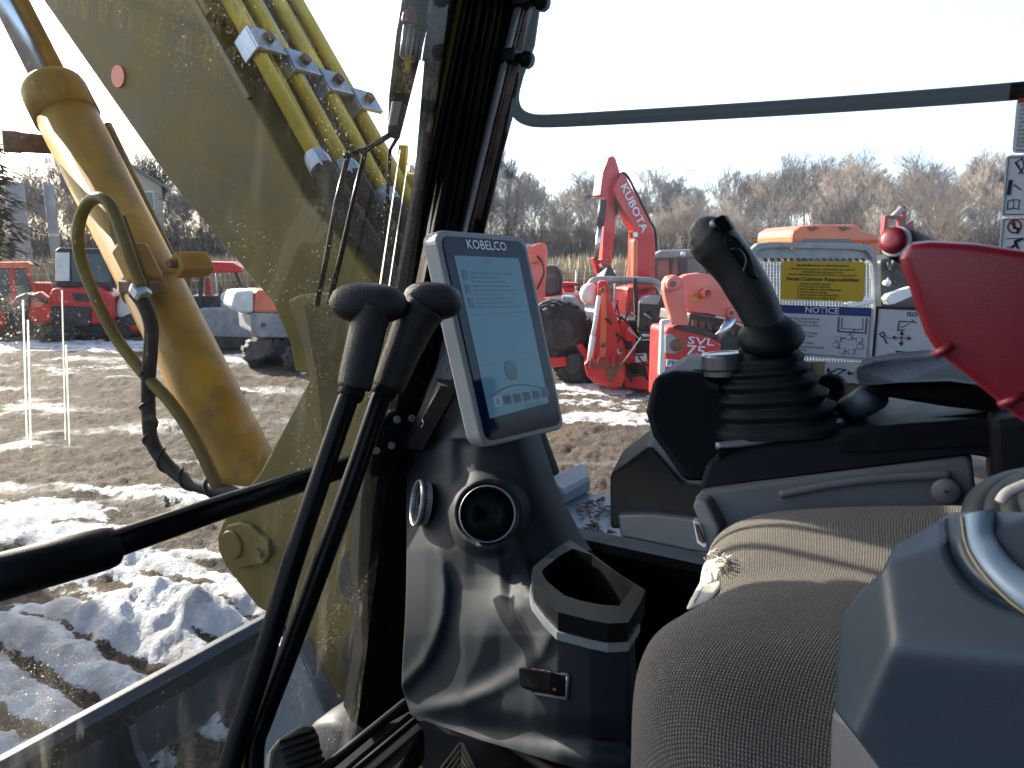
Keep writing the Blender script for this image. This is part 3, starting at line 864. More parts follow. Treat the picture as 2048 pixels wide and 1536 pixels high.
# side deck seen past the right-hand side of the console
sd = thing('side_deck', 'blue grey side deck of the machine littered with dead leaves', 'machine deck', M(.6, 1.3, -.5))
Z5 = plane_z(-.52)
MB().prism([Z5.at(*q) for q in ((1080, 985), (1125, 975), (1185, 985), (1235, 985), (1420, 1010), (1500, 1200), (1150, 1150), (1080, 1050))], UP * -.12).build('deck_plate', MT['deck'], sd, bevel=.01)
MB().prism([Z5.at(*q) for q in ((1085, 990), (1163, 952), (1175, 962), (1180, 985), (1125, 1015))], UP * .035).build('step_tread', MT['deck'], sd, bevel=.008)
for i in range(46):
    px, py = random.uniform(1140, 1225), random.uniform(1000, 1085)
    if px < 1100 + (py - 940) * .45: continue
    c = Z5.at(px, py) + UP * .004; a = random.uniform(0, 6.28); s_ = random.uniform(.006, .016)
    u = Vector((math.cos(a), math.sin(a), .2)).normalized() * s_; w = Vector((-math.sin(a), math.cos(a), .1)) * s_ * .5
    MB().add([c - u, c - w + UP * .002, c + u, c + w + UP * .003], [(0, 1, 2, 3)]).build('leaf', MT['leaf'], sd)

# ------------------------------------------------------------------ other machines in the yard
def anchor(px, py, z=0.0):
    return ground_at(px, py, z)


class Mach:
    """A machine standing on the ground below pixel (px,py); parts are outlines on upright planes a stated distance away, with real depth."""
    def __init__(s, name, label, cat, px, py, az, group=None):
        s.o = anchor(px, py); s.root = thing(name, label, cat, s.o, group)
        a = math.radians(az); s.n = Vector((math.sin(a), math.cos(a), 0)); s.x = Vector((math.cos(a), -math.sin(a), 0))

    def pl(s, off=0): return Plane(s.o + s.n * off, s.n)

    def slab(s, name, pix, off, thick, m, bevel=.02, parent=None, smooth=False):
        return slab(name, pix, s.pl(off), thick, MT[m], parent or s.root, bevel, 2, smooth)

    def tube(s, name, pix, off, r, m, curved=False, parent=None, seg=8):
        return rod(name, [s.pl(off).at(*q) if len(q) == 2 else s.pl(q[2]).at(q[0], q[1]) for q in pix], r, MT[m], parent or s.root, seg, curved)

    def wheel(s, px, py, off, r, w, lug=True, rim='mred'):
        c = s.pl(off).at(px, py)
        root = MB().lathe(c, s.n, [(r * .55, 0), (r * .9, .0), (r, w * .2), (r, w * .8), (r * .9, w), (r * .55, w)], 28).build('tyre', MT['tyre'], s.root, True)
        MB().lathe(c - s.n * .01, s.n, [(.03, 0), (r * .3, .01), (r * .5, .0), (r * .56, .03), (r * .56, w)], 20).build('rim', MT[rim], root, True)
        if lug:
            b = MB()
            for k in range(22):
                a = k * 2 * math.pi / 22; d = s.x * math.cos(a) + UP * math.sin(a)
                for h in (0, 1):
                    b.box(c + d * (r + .01) + s.n * (w * (.28 + .44 * h)) + (UP * math.cos(a) - s.x * math.sin(a)) * (.06 * h), (d, s.n, d.cross(s.n)), (.05, w * .45, .05))
            b.build('tread_lug', MT['tyre'], root)

    def track(s, x0, x1, ybot, ytop, off, w):
        A_, B_ = s.pl(off).at(x0, ybot), s.pl(off).at(x1, ybot); C_ = s.pl(off).at(x0, ytop)
        h = (C_.z - A_.z); r = h / 2; X = (B_ - A_).normalized(); Ln = (B_ - A_).length
        path = []
        for k in range(9): a = math.pi / 2 + math.pi * k / 8; path.append((r + math.cos(a) * r, r + math.sin(a) * r))
        for k in range(9): a = -math.pi / 2 + math.pi * k / 8; path.append((Ln - r + math.cos(a) * r, r + math.sin(a) * r))
        tr = MB().prism([A_ + X * a + UP * b for a, b in path], s.n * w).build('track', MT['tyre'], s.root, bevel=.02)
        per = [Vector((a, b, 0)) for a, b in path]; per.append(per[0]); cum = [0]
        for i in range(1, len(per)): cum.append(cum[-1] + (per[i] - per[i - 1]).length)
        nl = max(int(cum[-1] / .16), 8); b = MB()
        for k in range(nl):
            d = cum[-1] * k / nl; i = max(j for j in range(len(cum)) if cum[j] <= d); i = min(i, len(per) - 2)
            f = (d - cum[i]) / max(cum[i + 1] - cum[i], 1e-6); q = per[i].lerp(per[i + 1], f); td = (per[i + 1] - per[i]).normalized()
            T = X * td.x + UP * td.y; N = s.n.cross(T)
            b.box(A_ + X * q.x + UP * q.y + s.n * w / 2, (T, s.n, N), (.09, w * 1.02, .07))
        b.build('track_lug', MT['tyre'], tr, bevel=.01)
        for k in range(5):
            c = A_ + X * (r + (Ln - 2 * r) * k / 4) + UP * (r * .8) - s.n * .01
            MB().lathe(c, s.n, [(r * .5, 0), (r * .5, w * .2)], 14).build('roller', MT['mdark'], tr, True)


LEFTG = None
# L1: small canopied tractor at the far left edge
m = Mach('tractor', 'orange tractor with glazed cab cut by the left edge of the yard view', 'tractor', 20, 672, -30)
m.slab('roof', ((-90, 526), (55, 524), (62, 529), (58, 537), (-90, 537)), 0, 1.4, 'mora')
m.slab('cab_glass', ((-80, 538), (48, 538), (62, 572), (62, 598), (-80, 600)), .05, 1.2, 'tglass')
for q in (((18, 537), (28, 537), (33, 600), (22, 600)), ((50, 537), (57, 537), (82, 600), (70, 600)), ((-60, 537), (-50, 537), (-50, 600), (-60, 600))): m.slab('post', q, 0, .08, 'mred', .005)
m.slab('hood', ((60, 566), (102, 566), (106, 588), (106, 622), (60, 622)), .1, 1.0, 'mred', .05)
m.slab('body', ((-90, 598), (62, 598), (100, 622), (100, 650), (-90, 650)), 0, 1.3, 'mora', .04)
m.wheel(-15, 640, -.1, .6, .4)
# L2: red excavator with bucket and glazed cab
m = Mach('red_excavator', 'red excavator with a dark glazed cab parked on the snow strip', 'excavator', 165, 682, -22)
m.track(72, 150, 681, 652, -.5, .4); m.track(118, 262, 683, 650, 0, .45)
m.slab('undercarriage', ((90, 640), (240, 640), (235, 665), (95, 665)), .1, 1.5, 'mdark')
m.slab('body', ((98, 590), (104, 577), (200, 574), (228, 592), (230, 640), (215, 650), (102, 650), (97, 640)), 0, 1.7, 'mred', .06)
m.slab('counterweight', ((103, 612), (182, 614), (182, 650), (170, 655), (108, 654), (101, 640)), -.06, .2, 'mdark', .03)
m.slab('vent_grille', ((143, 586), (180, 588), (183, 604), (150, 602)), -.03, .03, 'mdark', .01)
m.slab('cab_frame', ((110, 500), (118, 495), (205, 497), (226, 510), (230, 560), (226, 578), (110, 574)), .3, 1.1, 'mdark', .05)
m.slab('cab_pane', ((143, 506), (205, 508), (220, 520), (222, 566), (145, 564)), .27, .02, 'tglass', .008)
m.slab('cab_pane', ((112, 505), (139, 505), (139, 562), (110, 562)), .26, .03, 'mwhite', .008)  # left pane whitened: sun glare put into its colour
m.slab('arm', ((58, 590), (80, 583), (100, 600), (100, 645), (60, 645), (45, 620)), -.2, .35, 'mred', .04)
m.slab('bucket', ((22, 610), (32, 594), (50, 586), (66, 592), (58, 604), (52, 640), (66, 668), (46, 672), (30, 650)), -.3, .8, 'mdark', .03)
m.tube('arm_cylinder', ((55, 590), (95, 604)), -.25, .05, 'mdark')
# L3: small white machine between
m = Mach('utility_truck', 'small white truck hood between the red excavator and yellow cylinder', 'truck', 262, 676, -25)
m.slab('hood', ((232, 610), (240, 588), (300, 588), (310, 612), (308, 636), (232, 636)), 0, 1.2, 'mwhite', .08)
m.slab('windscreen', ((240, 589), (246, 570), (300, 570), (302, 588)), .2, .9, 'tglass', .02)
m.slab('bumper', ((230, 637), (310, 637), (308, 650), (232, 650)), -.05, .2, 'mdark', .02)
m.wheel(270, 652, -.02, .36, .28, False)
# L4: tractor with red canopy and loader bucket
m = Mach('loader_tractor', 'tractor with a red canopy roof and wide dark front bucket', 'tractor', 450, 694, -15)
m.slab('roof', ((374, 540), (378, 528), (402, 523), (465, 525), (484, 536), (487, 545), (376, 548)), 0, 1.3, 'mred', .04)
m.slab('windscreen', ((404, 546), (470, 546), (488, 580), (488, 600), (402, 598)), .1, .03, 'sideglass', .0)
for q in (((372, 546), (380, 546), (378, 610), (371, 610)), ((399, 546), (406, 546), (404, 612), (396, 612)), ((468, 545), (474, 545), (498, 605), (490, 605))): m.slab('cab_post', q, .05, .08, 'mdark', .005)
m.slab('seat', ((410, 556), (418, 556), (424, 590), (420, 606), (408, 606)), .5, .4, 'mred', .03)
m.slab('hood', ((440, 590), (452, 580), (515, 580), (520, 612), (440, 616)), .0, .8, 'mwhite', .06)
m.slab('cowl', ((380, 592), (440, 592), (440, 628), (378, 630)), .1, .9, 'mdark', .03)
m.slab('loader_bucket', ((398, 618), (490, 612), (502, 640), (500, 684), (430, 694), (404, 676)), -.5, .45, 'mgrey', .04)
m.slab('bucket_lip', ((404, 672), (500, 676), (500, 690), (430, 698), (402, 684)), -.62, .12, 'mdark', .01)
m.tube('loader_arm', ((440, 600), (395, 640)), -.1, .06, 'mdark')
m.tube('steering_column', ((436, 600), (444, 575)), .2, .03, 'mdark')
m.wheel(388, 664, .1, .55, .35)
m.wheel(505, 676, .1, .45, .35)
# L5: mini excavator rear half
m = Mach('mini_excavator', 'mini excavator with pale counterweight and muddy rubber tracks beside the bracket', 'excavator', 560, 735, -30)
m.track(492, 602, 738, 680, 0, .32); m.track(575, 680, 748, 694, -.7, .32)
m.slab('undercarriage', ((520, 672), (600, 672), (600, 700), (520, 700)), .2, .9, 'mdark')
m.slab('counterweight', ((500, 632), (506, 626), (600, 628), (600, 676), (520, 676), (503, 664)), 0, 1.3, 'mgrey', .09)
m.slab('engine_cover', ((508, 626), (512, 580), (535, 580), (575, 600), (600, 628)), .05, 1.1, 'mora', .06)
m.slab('side_cover', ((478, 626), (462, 612), (470, 583), (508, 580), (508, 626)), .1, 1.0, 'mwhite', .05)
m.slab('dozer_blade', ((604, 712), (624, 716), (627, 738), (606, 752), (602, 742)), -1.0, .2, 'mwhite', .02)
MB().lathe(m.pl(-.02).at(527, 650), m.n, [(.045, 0), (.045, .03)], 16).build('exhaust_hole', MT['mdark'], m.root)

# R1: pale red excavator arm and black cab
m = Mach('compact_excavator', 'pale red excavator with tall arm and black glazed cab beside the monitor', 'excavator', 1100, 745, 5)
m.slab('cab_frame', ((1086, 540), (1092, 531), (1112, 531), (1120, 540), (1124, 556), (1122, 600), (1086, 610)), 2.0, 1.2, 'mdark', .05)
m.slab('cab_pane', ((1093, 548), (1116, 548), (1119, 560), (1118, 582), (1100, 590), (1092, 582)), 1.97, .02, 'tglass', .01)
m.slab('boom', ((1048, 500), (1072, 488), (1082, 485), (1090, 488), (1093, 500), (1091, 540), (1088, 600), (1086, 640), (1060, 640), (1040, 560)), 1.2, .35, 'mpink', .03)
m.slab('boom_head', ((1056, 512), (1076, 506), (1078, 524), (1060, 527)), 1.1, .12, 'mora', .02)
m.tube('arm_hose', ((1074, 512), (1084, 524), (1088, 545), (1083, 560), (1074, 578)), 1.08, .018, 'rubber', True)
m.tube('boom_cylinder', ((1020, 492), (1078, 491)), 1.3, .035, 'chrome')
m.slab('body', ((1085, 596), (1120, 590), (1165, 590), (1165, 612), (1085, 616)), 1.9, 1.0, 'mpink', .04)
# R2: red implement behind
m = Mach('red_implement', 'bright red implement standing before the dry reeds behind the black cab', 'implement', 1142, 660, 0)
m.slab('top_bar', ((1120, 565), (1158, 566), (1158, 572), (1121, 571)), 0, .8, 'mred', .01)
m.slab('housing', ((1124, 573), (1150, 573), (1150, 586), (1130, 588)), .1, .6, 'mred', .03)
m.slab('frame', ((1120, 588), (1155, 587), (1158, 584), (1165, 586), (1166, 606), (1120, 602)), 0, .8, 'mora', .02)
m.slab('stand', ((1126, 600), (1134, 600), (1134, 660), (1126, 660)), .1, .2, 'mred', .01)
m.slab('stand', ((1150, 600), (1158, 600), (1158, 660), (1150, 660)), .1, .2, 'mred', .01)
# R1b: black compact tractor between
m = Mach('black_tractor', 'dark compact tractor with muddy wheels and red trim left of the backhoe', 'tractor', 1130, 768, 8)
m.slab('hood', ((1075, 606), (1100, 598), (1145, 600), (1165, 622), (1170, 660), (1090, 660), (1070, 640)), .3, .9, 'mdark', .08)
m.slab('dash', ((1120, 592), (1148, 594), (1160, 614), (1130, 612)), .2, .5, 'mgrey', .05)
m.slab('frame', ((1080, 660), (1160, 655), (1172, 700), (1150, 730), (1090, 735)), .3, .6, 'mdark', .03)
m.slab('loader_arm', ((1150, 640), (1180, 644), (1185, 670), (1165, 660)), .1, .1, 'mred', .02)
m.slab('step', ((1098, 716), (1132, 714), (1134, 732), (1100, 736)), -.1, .4, 'mred', .02)
m.slab('weight', ((1152, 692), (1164, 687), (1182, 712), (1170, 718)), -.1, .3, 'mred', .02)
m.tube('handrail', ((1085, 612), (1110, 608), (1135, 615), (1158, 640)), .2, .015, 'mdark', True)
m.wheel(1118, 668, -.05, .5, .35, True, 'mdark'); m.wheel(1148, 728, -.05, .33, .28, True, 'mdark')
# R3: tall red excavator
m = Mach('tall_red_excavator', 'tall red excavator with its white lettered arm folded high above the yard', 'excavator', 1290, 745, -20)
m.slab('boom', ((1236, 360), (1243, 346), (1252, 352), (1262, 372), (1300, 445), (1309, 466), (1311, 490), (1311, 580), (1290, 590), (1266, 590), (1268, 520), (1270, 462), (1235, 400), (1228, 380)), 0, .24, 'mred', .015)
m.slab('arm', ((1217, 322), (1226, 310), (1232, 318), (1241, 348), (1236, 400), (1226, 500), (1220, 545), (1203, 545), (1207, 470), (1211, 412), (1209, 382), (1212, 345)), .15, .18, 'mred', .015)
m.slab('arm_nose', ((1200, 390), (1206, 344), (1216, 318), (1222, 312), (1211, 372), (1210, 395)), .16, .3, 'mred', .01)
m.tube('arm_cylinder', ((1206, 400, .1), (1200, 452, .1)), 0, .07, 'mdark', seg=14)
m.tube('arm_rod', ((1200, 452, .1), (1192, 518, .1)), 0, .045, 'chrome', seg=12)
m.tube('boom_hose', ((1231, 420, .05), (1232, 370, .05), (1243, 347, .05), (1256, 354, .05), (1275, 392, .05), (1296, 435, .05), (1310, 462, .05), (1312, 500, .05)), 0, .022, 'rubber', True)
m.tube('boom_hose', ((1234, 430, .1), (1236, 375, .1), (1247, 350, .1), (1259, 360, .1), (1279, 398, .1), (1300, 440, .1)), 0, .02, 'rubber', True)
m.slab('link', ((1186, 516), (1194, 514), (1204, 546), (1196, 550)), .15, .12, 'mred', .01)
m.slab('link', ((1196, 520), (1222, 514), (1222, 520), (1200, 528)), .1, .12, 'mred', .01)
lp = m.slab('work_lamp', ((1264, 463), (1276, 462), (1278, 476), (1265, 477)), -.12, .12, 'mred', .01)
m.slab('lamp_lens', ((1266, 465), (1275, 464), (1276, 474), (1267, 475)), -.14, .02, 'lamp', .005, parent=lp)
m.slab('boom_cylinder', ((1268, 480), (1276, 478), (1276, 560), (1267, 560)), -.06, .12, 'mora', .02)
m.slab('swing_post', ((1256, 575), (1312, 570), (1318, 650), (1250, 650)), 0, .5, 'mred', .04)
m.slab('body', ((1210, 620), (1380, 610), (1385, 680), (1210, 690)), .6, 1.6, 'mdark', .08)
m.track(1200, 1370, 740, 700, .5, .4)
m.slab('quick_coupler', ((1208, 552), (1216, 532), (1222, 530), (1230, 545), (1238, 560), (1206, 562)), -.1, .3, 'mdark', .02)
KUB = m
# R5: glazed tractor cab
m = Mach('glazed_cab_tractor', 'dark glazed tractor cab behind the tall red arm and joystick', 'tractor', 1370, 740, 10)
m.slab('roof', ((1308, 508), (1322, 500), (1390, 498), (1420, 508), (1424, 516), (1306, 518)), 1.6, 1.3, 'mgrey', .05)
for q in (((1306, 516), (1314, 516), (1314, 600), (1304, 600)), ((1358, 504), (1374, 502), (1374, 600), (1356, 600)), ((1340, 516), (1346, 516), (1344, 560), (1338, 560)), ((1412, 514), (1420, 514), (1424, 600), (1414, 600))): m.slab('cab_post', q, 1.62, .1, 'mdark', .01)
m.slab('cab_pane', ((1312, 518), (1418, 516), (1420, 596), (1310, 598)), 1.75, .03, 'tglass', .0)
m.slab('body', ((1300, 596), (1430, 594), (1436, 700), (1300, 700)), 1.6, 1.4, 'mdark', .05)
MB().lathe(m.pl(1.5).at(1366, 508), m.n, [(.055, 0), (.05, .1)], 14).build('cab_lamp', MT['lamp'], m.root, True)

# R4: red tractor with backhoe attachment, roll bar and black seat
m = Mach('backhoe_tractor', 'bright red backhoe folded behind a tractor with grey roll bar and black seat', 'backhoe', 1235, 782, 5)
rb = [m.pl(.5).at(*q) for q in ((1176, 610), (1176, 585), (1182, 567), (1195, 560), (1240, 560), (1300, 562), (1318, 570), (1328, 590), (1328, 640))]
MB().tube(smooth_path(rb, 6), .042, 8, flat=1.4).build('roll_bar', MT['mgrey'], m.root, True)
m.slab('backhoe_boom', ((1196, 566), (1200, 562), (1214, 562), (1218, 572), (1222, 600), (1240, 655), (1250, 700), (1252, 725), (1186, 725), (1188, 680), (1194, 620)), 0, .3, 'mred', .015)
m.slab('boom_web', ((1203, 572), (1211, 572), (1214, 640), (1211, 715), (1199, 715), (1202, 640)), -.03, .025, 'mora', .004)
m.tube('dipper_rod', ((1198, 592, -.12), (1190, 650, -.12), (1184, 678, -.12)), 0, .035, 'mwhite'); m.tube('dipper_cylinder', ((1186, 672, -.12), (1178, 730, -.12)), 0, .045, 'mwhite', seg=12)
m.slab('bucket', ((1168, 728), (1176, 720), (1212, 722), (1248, 730), (1252, 756), (1244, 774), (1228, 778), (1190, 768), (1174, 752)), -.25, .6, 'mred', .03)
m.slab('bucket_cheek', ((1212, 738), (1236, 728), (1238, 738), (1222, 764), (1212, 752)), -.28, .03, 'rust', .004)
for i in range(5):
    x = 1178 + i * 15
    m.slab('bucket_tooth', ((x, 738), (x + 2, 722), (x + 5, 713), (x + 7, 720), (x + 8, 736)), -.3, .05, 'rust', .006)
m.slab('stabiliser_frame', ((1240, 730), (1296, 720), (1302, 745), (1300, 782), (1250, 776)), -.05, .3, 'mred', .02)
m.slab('valve_block', ((1252, 728), (1284, 730), (1286, 752), (1256, 756)), -.12, .1, 'mdark', .015)
for i in range(4): m.tube('hydraulic_hose', ((1254 + i * 3, 732 + i * 5, -.18), (1270, 727 + i * 6, -.22), (1288, 736 + i * 5, -.16), (1296, 760, -.1)), 0, .013, 'rubber', True)
m.slab('fender', ((1248, 662), (1262, 655), (1272, 668), (1274, 730), (1250, 735)), .0, .5, 'mred', .03)
m.slab('console', ((1236, 640), (1256, 642), (1270, 700), (1250, 705)), .05, .3, 'mred', .02)
dec = m.slab('decal', ((1250, 684), (1264, 682), (1266, 698), (1252, 699)), -.012, .01, 'ink', .0)
dec = m.slab('decal', ((1270, 708), (1293, 706), (1294, 722), (1271, 725)), -.062, .01, 'paper', .0)
m.slab('seat_back', ((1278, 606), (1284, 594), (1296, 590), (1326, 590), (1334, 600), (1336, 650), (1318, 665), (1276, 664)), .1, .25, 'mdark', .05)
m.slab('seat_crown', ((1280, 608), (1286, 595), (1298, 591), (1324, 591), (1316, 610)), .07, .05, 'mgrey', .02)
m.slab('seat_base', ((1276, 664), (1322, 662), (1324, 682), (1280, 684)), .0, .5, 'mdark', .03)
m.tube('seat_spring', ((1284, 672), (1318, 670)), -.03, .03, 'zinc'); m.tube('seat_spring', ((1284, 680), (1318, 679)), -.03, .02, 'zinc')
for q in (((1226, 640), (1236, 600)), ((1240, 645), (1234, 608)), ((1248, 650), (1262, 604))): m.tube('control_lever', q, .1, .012, 'mdark')
m.slab('post', ((1266, 556), (1274, 556), (1280, 640), (1270, 640)), .3, .1, 'mdark', .01)
m.slab('body', ((1180, 640), (1340, 640), (1340, 760), (1190, 760)), .5, 1.2, 'mdark', .06)
MB().lathe(m.pl(.2).at(1186, 588), m.n + m.x * -.6, [(.02, -.03), (.14, .0), (.17, .08), (.17, .13)], 20).build('canopy_light', MT['mwhite'], m.root, True)
m.wheel(1225, 735, .55, .5, .35)
m.tube('lever', ((1232, 745), (1282, 674)), -.2, .012, 'mwhite')

for k in range(16):
    x0, y0 = random.uniform(1205, 1300), random.uniform(625, 735)
    rod('hydraulic_hose', [m.pl(-.1).at(x0, y0), m.pl(-.2).at(x0 + random.uniform(-8, 14), y0 + random.uniform(-14, 10)), m.pl(-.1).at(x0 + random.uniform(4, 22), y0 + random.uniform(6, 26))], .012, MT[random.choice(('rubber', 'rubber', 'steel'))], m.root, 5, True, 4)
for (x, y) in ((1204, 580), (1216, 640), (1206, 690), (1240, 700), (1190, 735), (1236, 760), (1262, 760), (1290, 735)):
    MB().lathe(m.pl(-.02).at(x, y), -m.n, [(.035, -.02), (.04, .03), (.02, .045)], 12).build('pin', MT['rust'], m.root, True)
mtxt = [(1226, 625), (1238, 668)]
# R6: compact track loader with pink arms
m = Mach('track_loader', 'pale red compact track loader with mesh sided cab seen through the stickers', 'track loader', 1480, 860, -12)
m.slab('arm_post', ((1329, 565), (1336, 553), (1350, 550), (1364, 556), (1370, 566), (1371, 600), (1377, 640), (1377, 652), (1343, 650), (1341, 630), (1332, 600), (1328, 580)), -.25, .1, 'mpink', .012)
m.slab('arm', ((1362, 555), (1375, 549), (1400, 546), (1436, 552), (1458, 566), (1478, 610), (1492, 650), (1455, 636), (1420, 628), (1380, 624), (1366, 610)), -.08, .12, 'mpink', .012)
m.slab('arm_decal', ((1381, 592), (1396, 594), (1396, 603), (1382, 601)), -.09, .008, 'gold', 0)
for (x, y, r) in ((1346, 568, .085), (1464, 626, .07)):
    off = -.28 if x < 1400 else -.11
    MB().lathe(m.pl(off).at(x, y), m.n * -1, [(r, -.02), (r, .015), (r * .8, .03), (r * .45, .032)], 20).build('pin', MT['mpink'], m.root, True)
    MB().lathe(m.pl(off - .04).at(x, y), m.n * -1, [(r * .45, -.02), (r * .4, .01)], 6).build('pin_bolt', MT['rust'], m.root)
MB().lathe(m.pl(-.1).at(1407, 586), m.n * -1, [(.06, 0), (.06, .12), (.045, .12), (.045, .02)], 18).build('hose_port', MT['mpink'], m.root, True)
m.slab('side_cover', ((1332, 660), (1338, 655), (1360, 652), (1420, 670), (1444, 688), (1438, 735), (1420, 800), (1328, 800)), -.15, .5, 'mred', .03)
m.slab('cover_top', ((1346, 652), (1375, 648), (1425, 664), (1440, 680), (1400, 668), (1350, 658)), -.17, .02, 'mdark', .004)
m.slab('pivot_plate', ((1331, 670), (1345, 668), (1366, 688), (1362, 700), (1350, 708), (1331, 706)), -.18, .03, 'mgrey', .006)
MB().lathe(m.pl(-.19).at(1353, 690), m.n * -1, [(.07, -.02), (.07, .02), (.04, .03), (.02, .03)], 20).build('pivot_pin', MT['rust'], m.root, True)
m.slab('engine_bay', ((1376, 650), (1380, 625), (1460, 640), (1500, 660), (1500, 760), (1440, 740), (1440, 688)), .05, .9, 'mdark', .03)
m.tube('lift_cylinder', ((1466, 636, -.1), (1432, 680, -.1)), 0, .06, 'chrome', seg=14)
for k in range(7): m.slab('debris', ((1385 + k * 15, 640 + k * 3), (1396 + k * 15, 643 + k * 3), (1394 + k * 15, 655 + k * 3), (1384 + k * 15, 652 + k * 3)), .02, .04, 'rust', .004)
m.slab('guard_post', ((1323, 642), (1329, 640), (1331, 750), (1319, 750)), -.45, .06, 'mwhite', .01)
m.slab('guard_foot', ((1325, 640), (1342, 638), (1342, 646), (1326, 650)), -.45, .06, 'mwhite', .01)
# cab: pale frame, inner mesh and glass
cf = [(1500, 780), (1496, 560), (1502, 500), (1516, 487), (1540, 484), (1700, 487), (1740, 490), (1752, 505), (1760, 560), (1762, 780)]
ci = [(1512, 778), (1508, 560), (1512, 510), (1522, 498), (1545, 495), (1700, 498), (1734, 502), (1744, 515), (1750, 560), (1750, 778)]
pp = m.pl(-.1); k = len(cf)
vs = [pp.at(*q) for q in cf] + [pp.at(*q) for q in ci] + [pp.at(*q) + m.n * .08 for q in cf] + [pp.at(*q) + m.n * .08 for q in ci]
fs = []
for i in range(k):
    j = (i + 1) % k
    fs += [(i, j, j + k, i + k), (i + 2 * k, i + 3 * k, j + 3 * k, j + 2 * k), (i, i + 2 * k, j + 2 * k, j), (i + k, j + k, j + 3 * k, i + 3 * k)]
MB().add(vs, fs).build('cab_frame', MT['mgrey'], m.root, bevel=.008)
m.slab('top_panel', ((1513, 498), (1545, 496), (1700, 499), (1736, 503), (1743, 520), (1510, 516)), -.05, .03, 'mgrey', .0)
vent = MB()
for i in range(16):
    x = 1527 + i * 13; vent.prism([m.pl(-.056).at(*q) for q in ((x, 516), (x + 7, 516), (x + 9, 523), (x + 3, 523))], m.n * .006)
vent.build('vent_slot', MT['mdark'], m.root)
msh = MB()
for i in range(40):
    x = 1510 + i * 6.2; a_, b_ = m.pl(-.04).at(x, 524), m.pl(-.04).at(x, 775); msh.tube([a_, b_], .0045, 3, False)
for i in range(40):
    y = 524 + i * 6.3; a_, b_ = m.pl(-.035).at(1508, y), m.pl(-.035).at(1750, y); msh.tube([a_, b_], .0045, 3, False)
tag(msh.build('side_mesh', MT['steel'], m.root), kind='stuff')
m.slab('rear_panel', ((1510, 526), (1748, 526), (1750, 780), (1512, 780)), 1.1, .05, 'mgrey', 0)
m.slab('grab_tube', ((1690, 608), (1728, 596), (1748, 597), (1752, 606), (1700, 618)), -.3, .06, 'mwhite', .02)
m.slab('headlamp', ((1772, 598), (1780, 588), (1825, 573), (1826, 592), (1790, 608), (1778, 610)), -.3, .1, 'mwhite', .01)
m.slab('lower_body', ((1440, 740), (1700, 780), (1700, 900), (1440, 880)), .1, .8, 'mdark', .03)
m.track(1400, 1640, 900, 850, -.1, .4)
SVL = m
tr = Mach('parked_trailer_lamp', 'round glinting lamp on a dark machine beside the mesh cab', 'machine', 1790, 760, 0)
MB().lathe(tr.pl(0).at(1776, 566), -tr.n, [(.05, -.1), (.06, 0), (.04, .03)], 20).build('lamp', MT['lamp'], tr.root, True)
tr.slab('body', ((1760, 520), (1800, 510), (1850, 520), (1850, 640), (1762, 640)), .1, .8, 'mdark', .06)
for k in range(14):
    x, y = random.uniform(1763, 1800), random.uniform(515, 590); a_, b_ = x + random.uniform(-6, 6), y + random.uniform(4, 14)
    tr.tube('hydraulic_line', ((x, y), (a_, b_)), .04, .02, random.choice(('mgrey', 'mdark', 'rust')))
# R7: orange roofed tractor behind the loader
m = Mach('orange_roof_tractor', 'tractor with a faded orange cab roof behind the mesh sided loader', 'tractor', 1680, 720, -5)
m.slab('roof', ((1584, 474), (1586, 462), (1602, 452), (1630, 449), (1716, 449), (1726, 460), (1760, 470), (1762, 486), (1584, 488)), .0, 1.7, 'mora', .06)
m.slab('rear_pane', ((1602, 486), (1608, 478), (1700, 478), (1706, 486), (1706, 560), (1600, 560)), -.01, .05, 'tglass', .01)
m.slab('cab_post', ((1586, 488), (1600, 488), (1598, 600), (1584, 600)), .05, .1, 'mora', .01)
m.slab('cab_post', ((1738, 484), (1756, 480), (1760, 600), (1742, 600)), .05, .1, 'mora', .01)
for (x, y) in ((1622, 456), (1684, 456)):
    MB().lathe(m.pl(-.05).at(x + 4, y), -m.n, [(.02, -.05), (.055, 0), (.04, .02)], 12).build('roof_lamp', MT['rust'], m.root, True)
    m.tube('lamp_bracket', ((x - 8, y - 3), (x + 16, y + 1)), -.03, .015, 'rust')
m.slab('body', ((1580, 600), (1765, 600), (1765, 700), (1580, 700)), .1, 1.6, 'mora', .05)
# R8: maroon boom top behind
m = Mach('maroon_boom', 'small maroon loader boom poking above the red lock button', 'machine boom', 1800, 700, 10)
m.slab('mast', ((1766, 470), (1770, 432), (1776, 430), (1806, 432), (1808, 470), (1800, 470), (1800, 438), (1777, 437), (1774, 470)), 0, .25, 'mmaroon', .01)
m.tube('ram', ((1782, 436), (1806, 416)), .1, .06, 'mgrey')
m.slab('jib', ((1796, 418), (1802, 411), (1812, 412), (1812, 450), (1826, 440), (1830, 470), (1806, 470), (1806, 430)), .1, .15, 'mmaroon', .01)
m.slab('post', ((1780, 470), (1820, 470), (1830, 640), (1770, 640)), .05, .3, 'mmaroon', .02)

